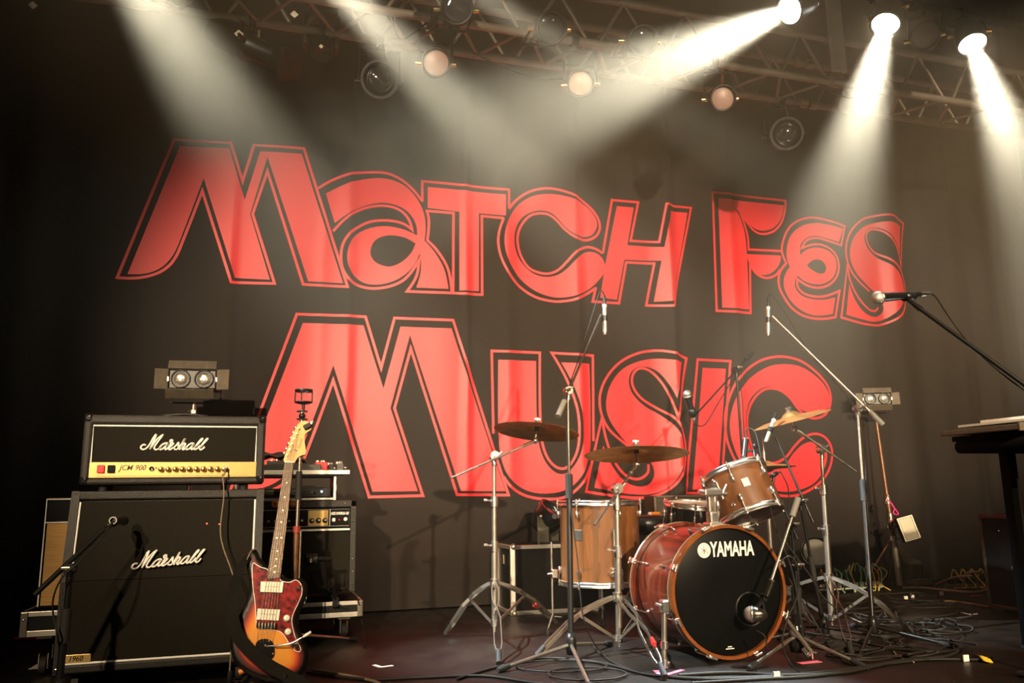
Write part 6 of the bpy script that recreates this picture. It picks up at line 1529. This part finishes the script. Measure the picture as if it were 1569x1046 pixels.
# black side case, its end face turned to the drums
def SX(x, y, X): d = ray(x, y); return EYE + d * (X / d.x)
EDGE = mat('worn_edge', (.06, .045, .028), .5, .2, var=.5, scale=30)
t = thing('side_case', 'black road case with worn edges at the right stage side', 'case', (4.39, 3.60, 0))
part('body', MB().box((4.39, 3.60, .285), (.54, .66, .53), .012), mat('worn_black', (.0045, .004, .0035), .75, var=.3, scale=14, spec=.15), t, True)
for y in (3.92, 3.28): part('corner_edge', MB().box((4.125, y, .285), (.02, .022, .53), .004), EDGE, t, True)
part('top_edge', MB().box((4.125, 3.60, .54), (.02, .66, .024), .004), EDGE, t, True)
part('bottom_edge', MB().box((4.125, 3.60, .030), (.02, .66, .020), .004), EDGE, t, True)
part('latch', MB().box(SX(1555, 870, 4.115), (.012, .040, .018), .003), STEEL, t, True)
part('keeper', MB().box(SX(1561, 889, 4.115), (.012, .016, .024), .003), STEEL, t, True)
part('rivet', MB().ball(SX(1531, 813, 4.118), .006, 8, 6), BRASS, t, True)
for x in (4.18, 4.60):
    for y in (3.34, 3.86): part('foot', MB().cyl((x, y, 0), (x, y, .025), .02, n=10), RUBBER, t, True)

# ------------------------------------------------------------------ cables and bits on the floor
def floor_cable(label, pix, r=.0045, m=CABLE, z=None, grp=None, cat='cable'):
    pts = []
    for i, p in enumerate(pix):
        q = SZ(p[0], p[1], r + .001 + (p[2] if len(p) > 2 else 0.0)); pts.append(q)
    solo('floor_cable', MB().tube(curve3(pts, 7), r, 6), m, label, cat, (pts[0].x, pts[0].y, 0), grp)
floor_cable('black cable crossing the front of the stage before the guitar stand', [(470, 1030), (560, 1040), (640, 1038), (740, 1035), (820, 1046), (900, 1052)], .006)
floor_cable('grey cable end curling beside the guitar stand', [(478, 1026), (530, 1034), (575, 1044), (590, 1054)], .006, CABLE_W)
floor_cable('black cable looped before the first overhead stand', [(700, 1040), (760, 1022), (830, 1008), (900, 1012), (935, 1018), (990, 1032), (1080, 1040), (1200, 1036)], .0055)
floor_cable('black cable curving between the ride stand legs', [(905, 985), (925, 1005), (965, 1026), (1020, 1036), (1110, 1038), (1230, 1032), (1330, 1020), (1400, 1012)], .0055)
floor_cable('thick black cable bundle strand before the bass drum', [(1040, 1034), (1120, 1030), (1200, 1034), (1290, 1030), (1380, 1012), (1450, 1005), (1470, 990), (1440, 978)], .007)
floor_cable('second thick cable strand before the bass drum', [(1060, 1046), (1160, 1040), (1260, 1034), (1340, 1018), (1420, 1010), (1500, 1010), (1520, 1008)], .006)
floor_cable('thin cable arcing from the overhead stand to the cable heap', [(1300, 945), (1345, 965), (1362, 985), (1375, 1005), (1400, 1014)], .004, CABLE_W)
floor_cable('brown cable crossing open floor towards the side case', [(1418, 921), (1440, 920), (1470, 922), (1500, 927), (1519, 930)], .006, mat('brown_cable', (.20, .12, .05), .5))
floor_cable('pale cable lying along the curtain foot', [(1384, 901), (1410, 900), (1450, 904), (1490, 907), (1512, 903), (1517, 893, .05), (1508, 880, .12), (1490, 876, .14), (1478, 882, .10), (1477, 895, .04)], .010, mat('pale_cable', (.34, .27, .18), .5))
floor_cable('pale cable looping up behind the power strip', [(1430, 898), (1445, 890, .05), (1465, 884, .10), (1488, 882, .12), (1497, 888, .07), (1500, 899, .01)], .008, mat('pale_cable', (.34, .27, .18), .5))
random.seed(11)
heap = [(1400, 940, 95, 20), (1380, 960, 70, 16), (1420, 985, 80, 14), (1330, 935, 55, 14), (1300, 990, 60, 14), (1440, 960, 60, 12), (1395, 915, 60, 8), (1350, 1000, 90, 12)]
heap_l = ['widest black cable coil between the sandbag and the pink tape', 'black cable coil around the base of the tall overhead stand', 'black cable coil running under the pink tape mark',
          'small black cable coil at the foot of the tilted crash stand', 'black cable coil before the tilted crash stand legs', 'outer black cable coil spreading onto the open floor',
          'flat black cable coil between the stage box and the power strip', 'black cable coil lying over the front foot of the overhead stand']
for k, (cx_, cy_, rx, ry) in enumerate(heap):
    pts = []; tw = random.uniform(0, 6)
    for i in range(19):
        a = tw + i * .75; rr = .72 + .28 * math.sin(i * 1.7 + k)
        pts.append((cx_ + rx * rr * math.cos(a), cy_ + ry * rr * math.sin(a), .004 + .010 * ((i * 7 + k) % 3)))
    floor_cable(heap_l[k], pts, .0045 + .001 * (k % 2), CABLE, grp='coiled cables right of the drums')
for k, (cx_, cy_, rx, ry) in enumerate([(900, 1032, 60, 10), (860, 1020, 70, 9), (1240, 940, 40, 10)]):
    pts = [(cx_ + rx * math.cos(i * .7), cy_ + ry * math.sin(i * .7), .002 + .004 * (i % 2)) for i in range(12)]
    floor_cable(('loose black coil before the ride cymbal stand', 'loose black coil around the first overhead stand leg', 'loose black coil behind the bass drum microphone stand')[k], pts, .004, CABLE, grp='loose coils between stand legs')
# hanging leads of the stands
def lead(label, pts, r=.003, m=CABLE):
    P_ = curve3(pts, 7); solo('microphone_lead', MB().tube(P_, r, 6), m, label, 'cable', P_[0])
lead('thin lead running down the first overhead boom stand', [SY(926, 452, 3.75), SY(920, 446, 3.74), SY(910, 475, 3.70), SY(890, 540, 3.62), SY(868, 610, 3.53), SY(869, 680, 3.52), SY(873, 760, 3.50), SY(884, 850, 3.46), SY(895, 950, 3.42), SZ(925, 1004, .005), SZ(960, 1024, .005)])
lead('thin lead running down the second overhead boom stand', [SY(1177, 456, 3.72), SY(1183, 452, 3.72), SY(1205, 482, 3.70), SY(1240, 540, 3.65), SY(1300, 610, 3.55), SY(1322, 660, 3.54), SY(1328, 760, 3.52), SY(1334, 880, 3.46), SZ(1345, 975, .005), SZ(1372, 1000, .005)])
lead("thin lead hanging from the drummer's vocal microphone", [vh_ + (vt_ - vh_).normalized() * .165, SY(1069, 652, 3.87), SY(1082, 648, 3.90), SY(1105, 610, 4.0), SY(1126, 580, 4.07), SY(1136, 600, 4.08), SY(1140, 660, 4.09), SY(1145, 760, 4.1)])
lead('thin lead curving from the bass drum microphone to the floor', [SY(1160, 966, 3.08), SY(1172, 975, 3.05), SY(1174, 995, 3.04), SZ(1168, 1014, .004), SZ(1150, 1034, .004)])
lead('thin lead looping beside the bass drum stand', [SY(1196, 860, 3.06), SY(1210, 852, 3.05), SY(1222, 870, 3.05), SY(1222, 910, 3.05), SY(1206, 950, 3.05), SY(1199, 985, 3.05), SZ(1212, 1018, .005), SZ(1230, 1032, .005)], .0035)
lead('long thin lead slanting from the rack tom microphones to the heap', [SY(1203, 830, 3.40), SY(1240, 880, 3.35), SY(1262, 915, 3.3), SY(1300, 945, 3.3), SZ(1345, 972, .01), SZ(1375, 980, .006)], .0035)
lead('thin lead dropping from the small black tom microphone', [sa + (sa - sb2) * .3, SY(1200, 730, 3.55), SY(1208, 750, 3.55), SY(1209, 800, 3.52), SY(1214, 860, 3.5), SZ(1250, 960, .006)])
lead('thin lead slanting down behind the bass drum stand', [SY(1205, 880, 3.25), SY(1235, 930, 3.2), SY(1262, 975, 3.15), SZ(1290, 1012, .006), SZ(1330, 1025, .006)], .0035)
# power strip
a, b2 = SZ(1466, 893, .02), SZ(1508, 903, .02)
t = thing('power_strip', 'grey power strip with yellow plugs near the curtain', 'power strip', (a + b2) / 2 - V((0, 0, .02)))
dr = (b2 - a).normalized(); up_ = V((0, 0, 1)); Rr = Matrix((dr, up_.cross(dr), up_)).transposed()
ln = .30; mdl = V((4.84, 4.80, .02))
t.location = (4.84, 4.80, 0)
dr = V((1, -.25, 0)).normalized(); Rr = Matrix((dr, up_.cross(dr), up_)).transposed()
part('body', MB().box(mdl, (ln, .07, .04), .008, Rr), mat('grey_plastic', (.12, .10, .075), .6), t, True)
for k in range(4):
    p = mdl + dr * (-.1 + .066 * k); pl = part('plug', MB().box(p + V((0, 0, .04)), (.035, .035, .045), .006, Rr), BLK, t, True)
    part('plug_lead', MB().tube(curve3([p + V((0, 0, .06)), p + V((.01, -.02, .12)), p + V((.03, -.05, .06)), p + V((.05, -.08, .006)), p + V((-.10, -.12, .006))], 5), .0045, 6), cols[2], pl, True, 'yellow plug lead')
# tape marks and scraps
def tape(label, pix, wd, m, cat='tape'):
    pts = [SZ(p[0], p[1], .001) for p in pix]
    d = (pts[-1] - pts[0]).normalized(); s_ = V((-d.y, d.x, 0)) * wd
    solo('tape_mark', MB().strip(pts, s_, .0015), m, label, cat, (pts[0].x, pts[0].y, 0))
tape('pale L-shaped tape mark beside the left dolly, short arm', [(59, 1018), (50, 1024)], .010, TAPE_W)
tape('pale L-shaped tape mark beside the left dolly, long arm', [(44, 1024.5), (74, 1022)], .008, TAPE_W)
tape('white bent tape mark between guitar and drums, near arm', [(573, 1018.5), (584, 1022)], .009, TAPE_W)
tape('white bent tape mark between guitar and drums, far arm', [(583, 1022), (602, 1019.5)], .009, TAPE_W)
tape('pink tape mark under the left bass drum spur', [(1006, 1027), (1016, 1036)], .014, TAPE_P)
tape('pink tape strip beside the left bass drum spur', [(1016, 1035), (1046, 1026)], .010, TAPE_P)
tape('pink tape mark under the right bass drum spur', [(1224, 1016), (1256, 1013)], .016, TAPE_P)
tape('pink tape mark near the side case', [(1488, 913), (1505, 912)], .012, TAPE_P)
tape('pink tape mark beside the cable heap', [(1438, 979), (1457, 981)], .008, TAPE_P)
tape('pale bent tape mark on open floor right of the heap', [(1471, 938), (1485, 941), (1498, 940)], .007, TAPE_W)
cy_ = [SZ(1500, 1006, .002), SZ(1504, 1008, .016), SZ(1511, 1010, .010), SZ(1519, 1012, .003)]
solo('tape_scrap', MB().strip(curve3(cy_, 4), V((.012, .022, .006)), .0015), TAPE_Y, 'crumpled yellow tape scrap at the end of the cable bundle', 'tape', (cy_[0].x, cy_[0].y, 0))
tape('yellow tape scrap on the floor near the brown cable', [(1432, 919), (1442, 920)], .012, TAPE_Y)
tape('white paper scrap behind the first cymbal stand', [(850, 944), (860, 945)], .008, TAPE_W)
for i, (px, py, l_) in enumerate(((1388, 916, 'white cable tag among the cables near the sandbag'), (1398, 912, 'white cable tag beside the dark cable tangle'), (1443, 909, 'white cable tag near the yellow tape scrap'), (1417, 898, 'white cable tag at the curtain foot'), (1480, 1008, 'white cable tag standing at the bundle end'), (1190, 1034, 'white tape band on the front cable bundle'))):
    p = SZ(px, py, .014); solo('cable_tag', MB().box(p, (.028, .008, .026), .002), TAPE_W, l_, 'tag', (p.x, p.y, 0))
# red pedal-shaped lead end by the left dolly
p = SZ(42, 976, .012)
p = SZ(44, 977, .012)
solo('red_plug', MB().tube([p - V((.07, 0, 0)), p - V((.02, 0, 0)), p + V((.03, .0, .002)), p + V((.06, .01, .0))], [.004, .012, .012, .008], 10), RED, 'red plug lying before the left dolly', 'plug', (p.x, p.y, 0))
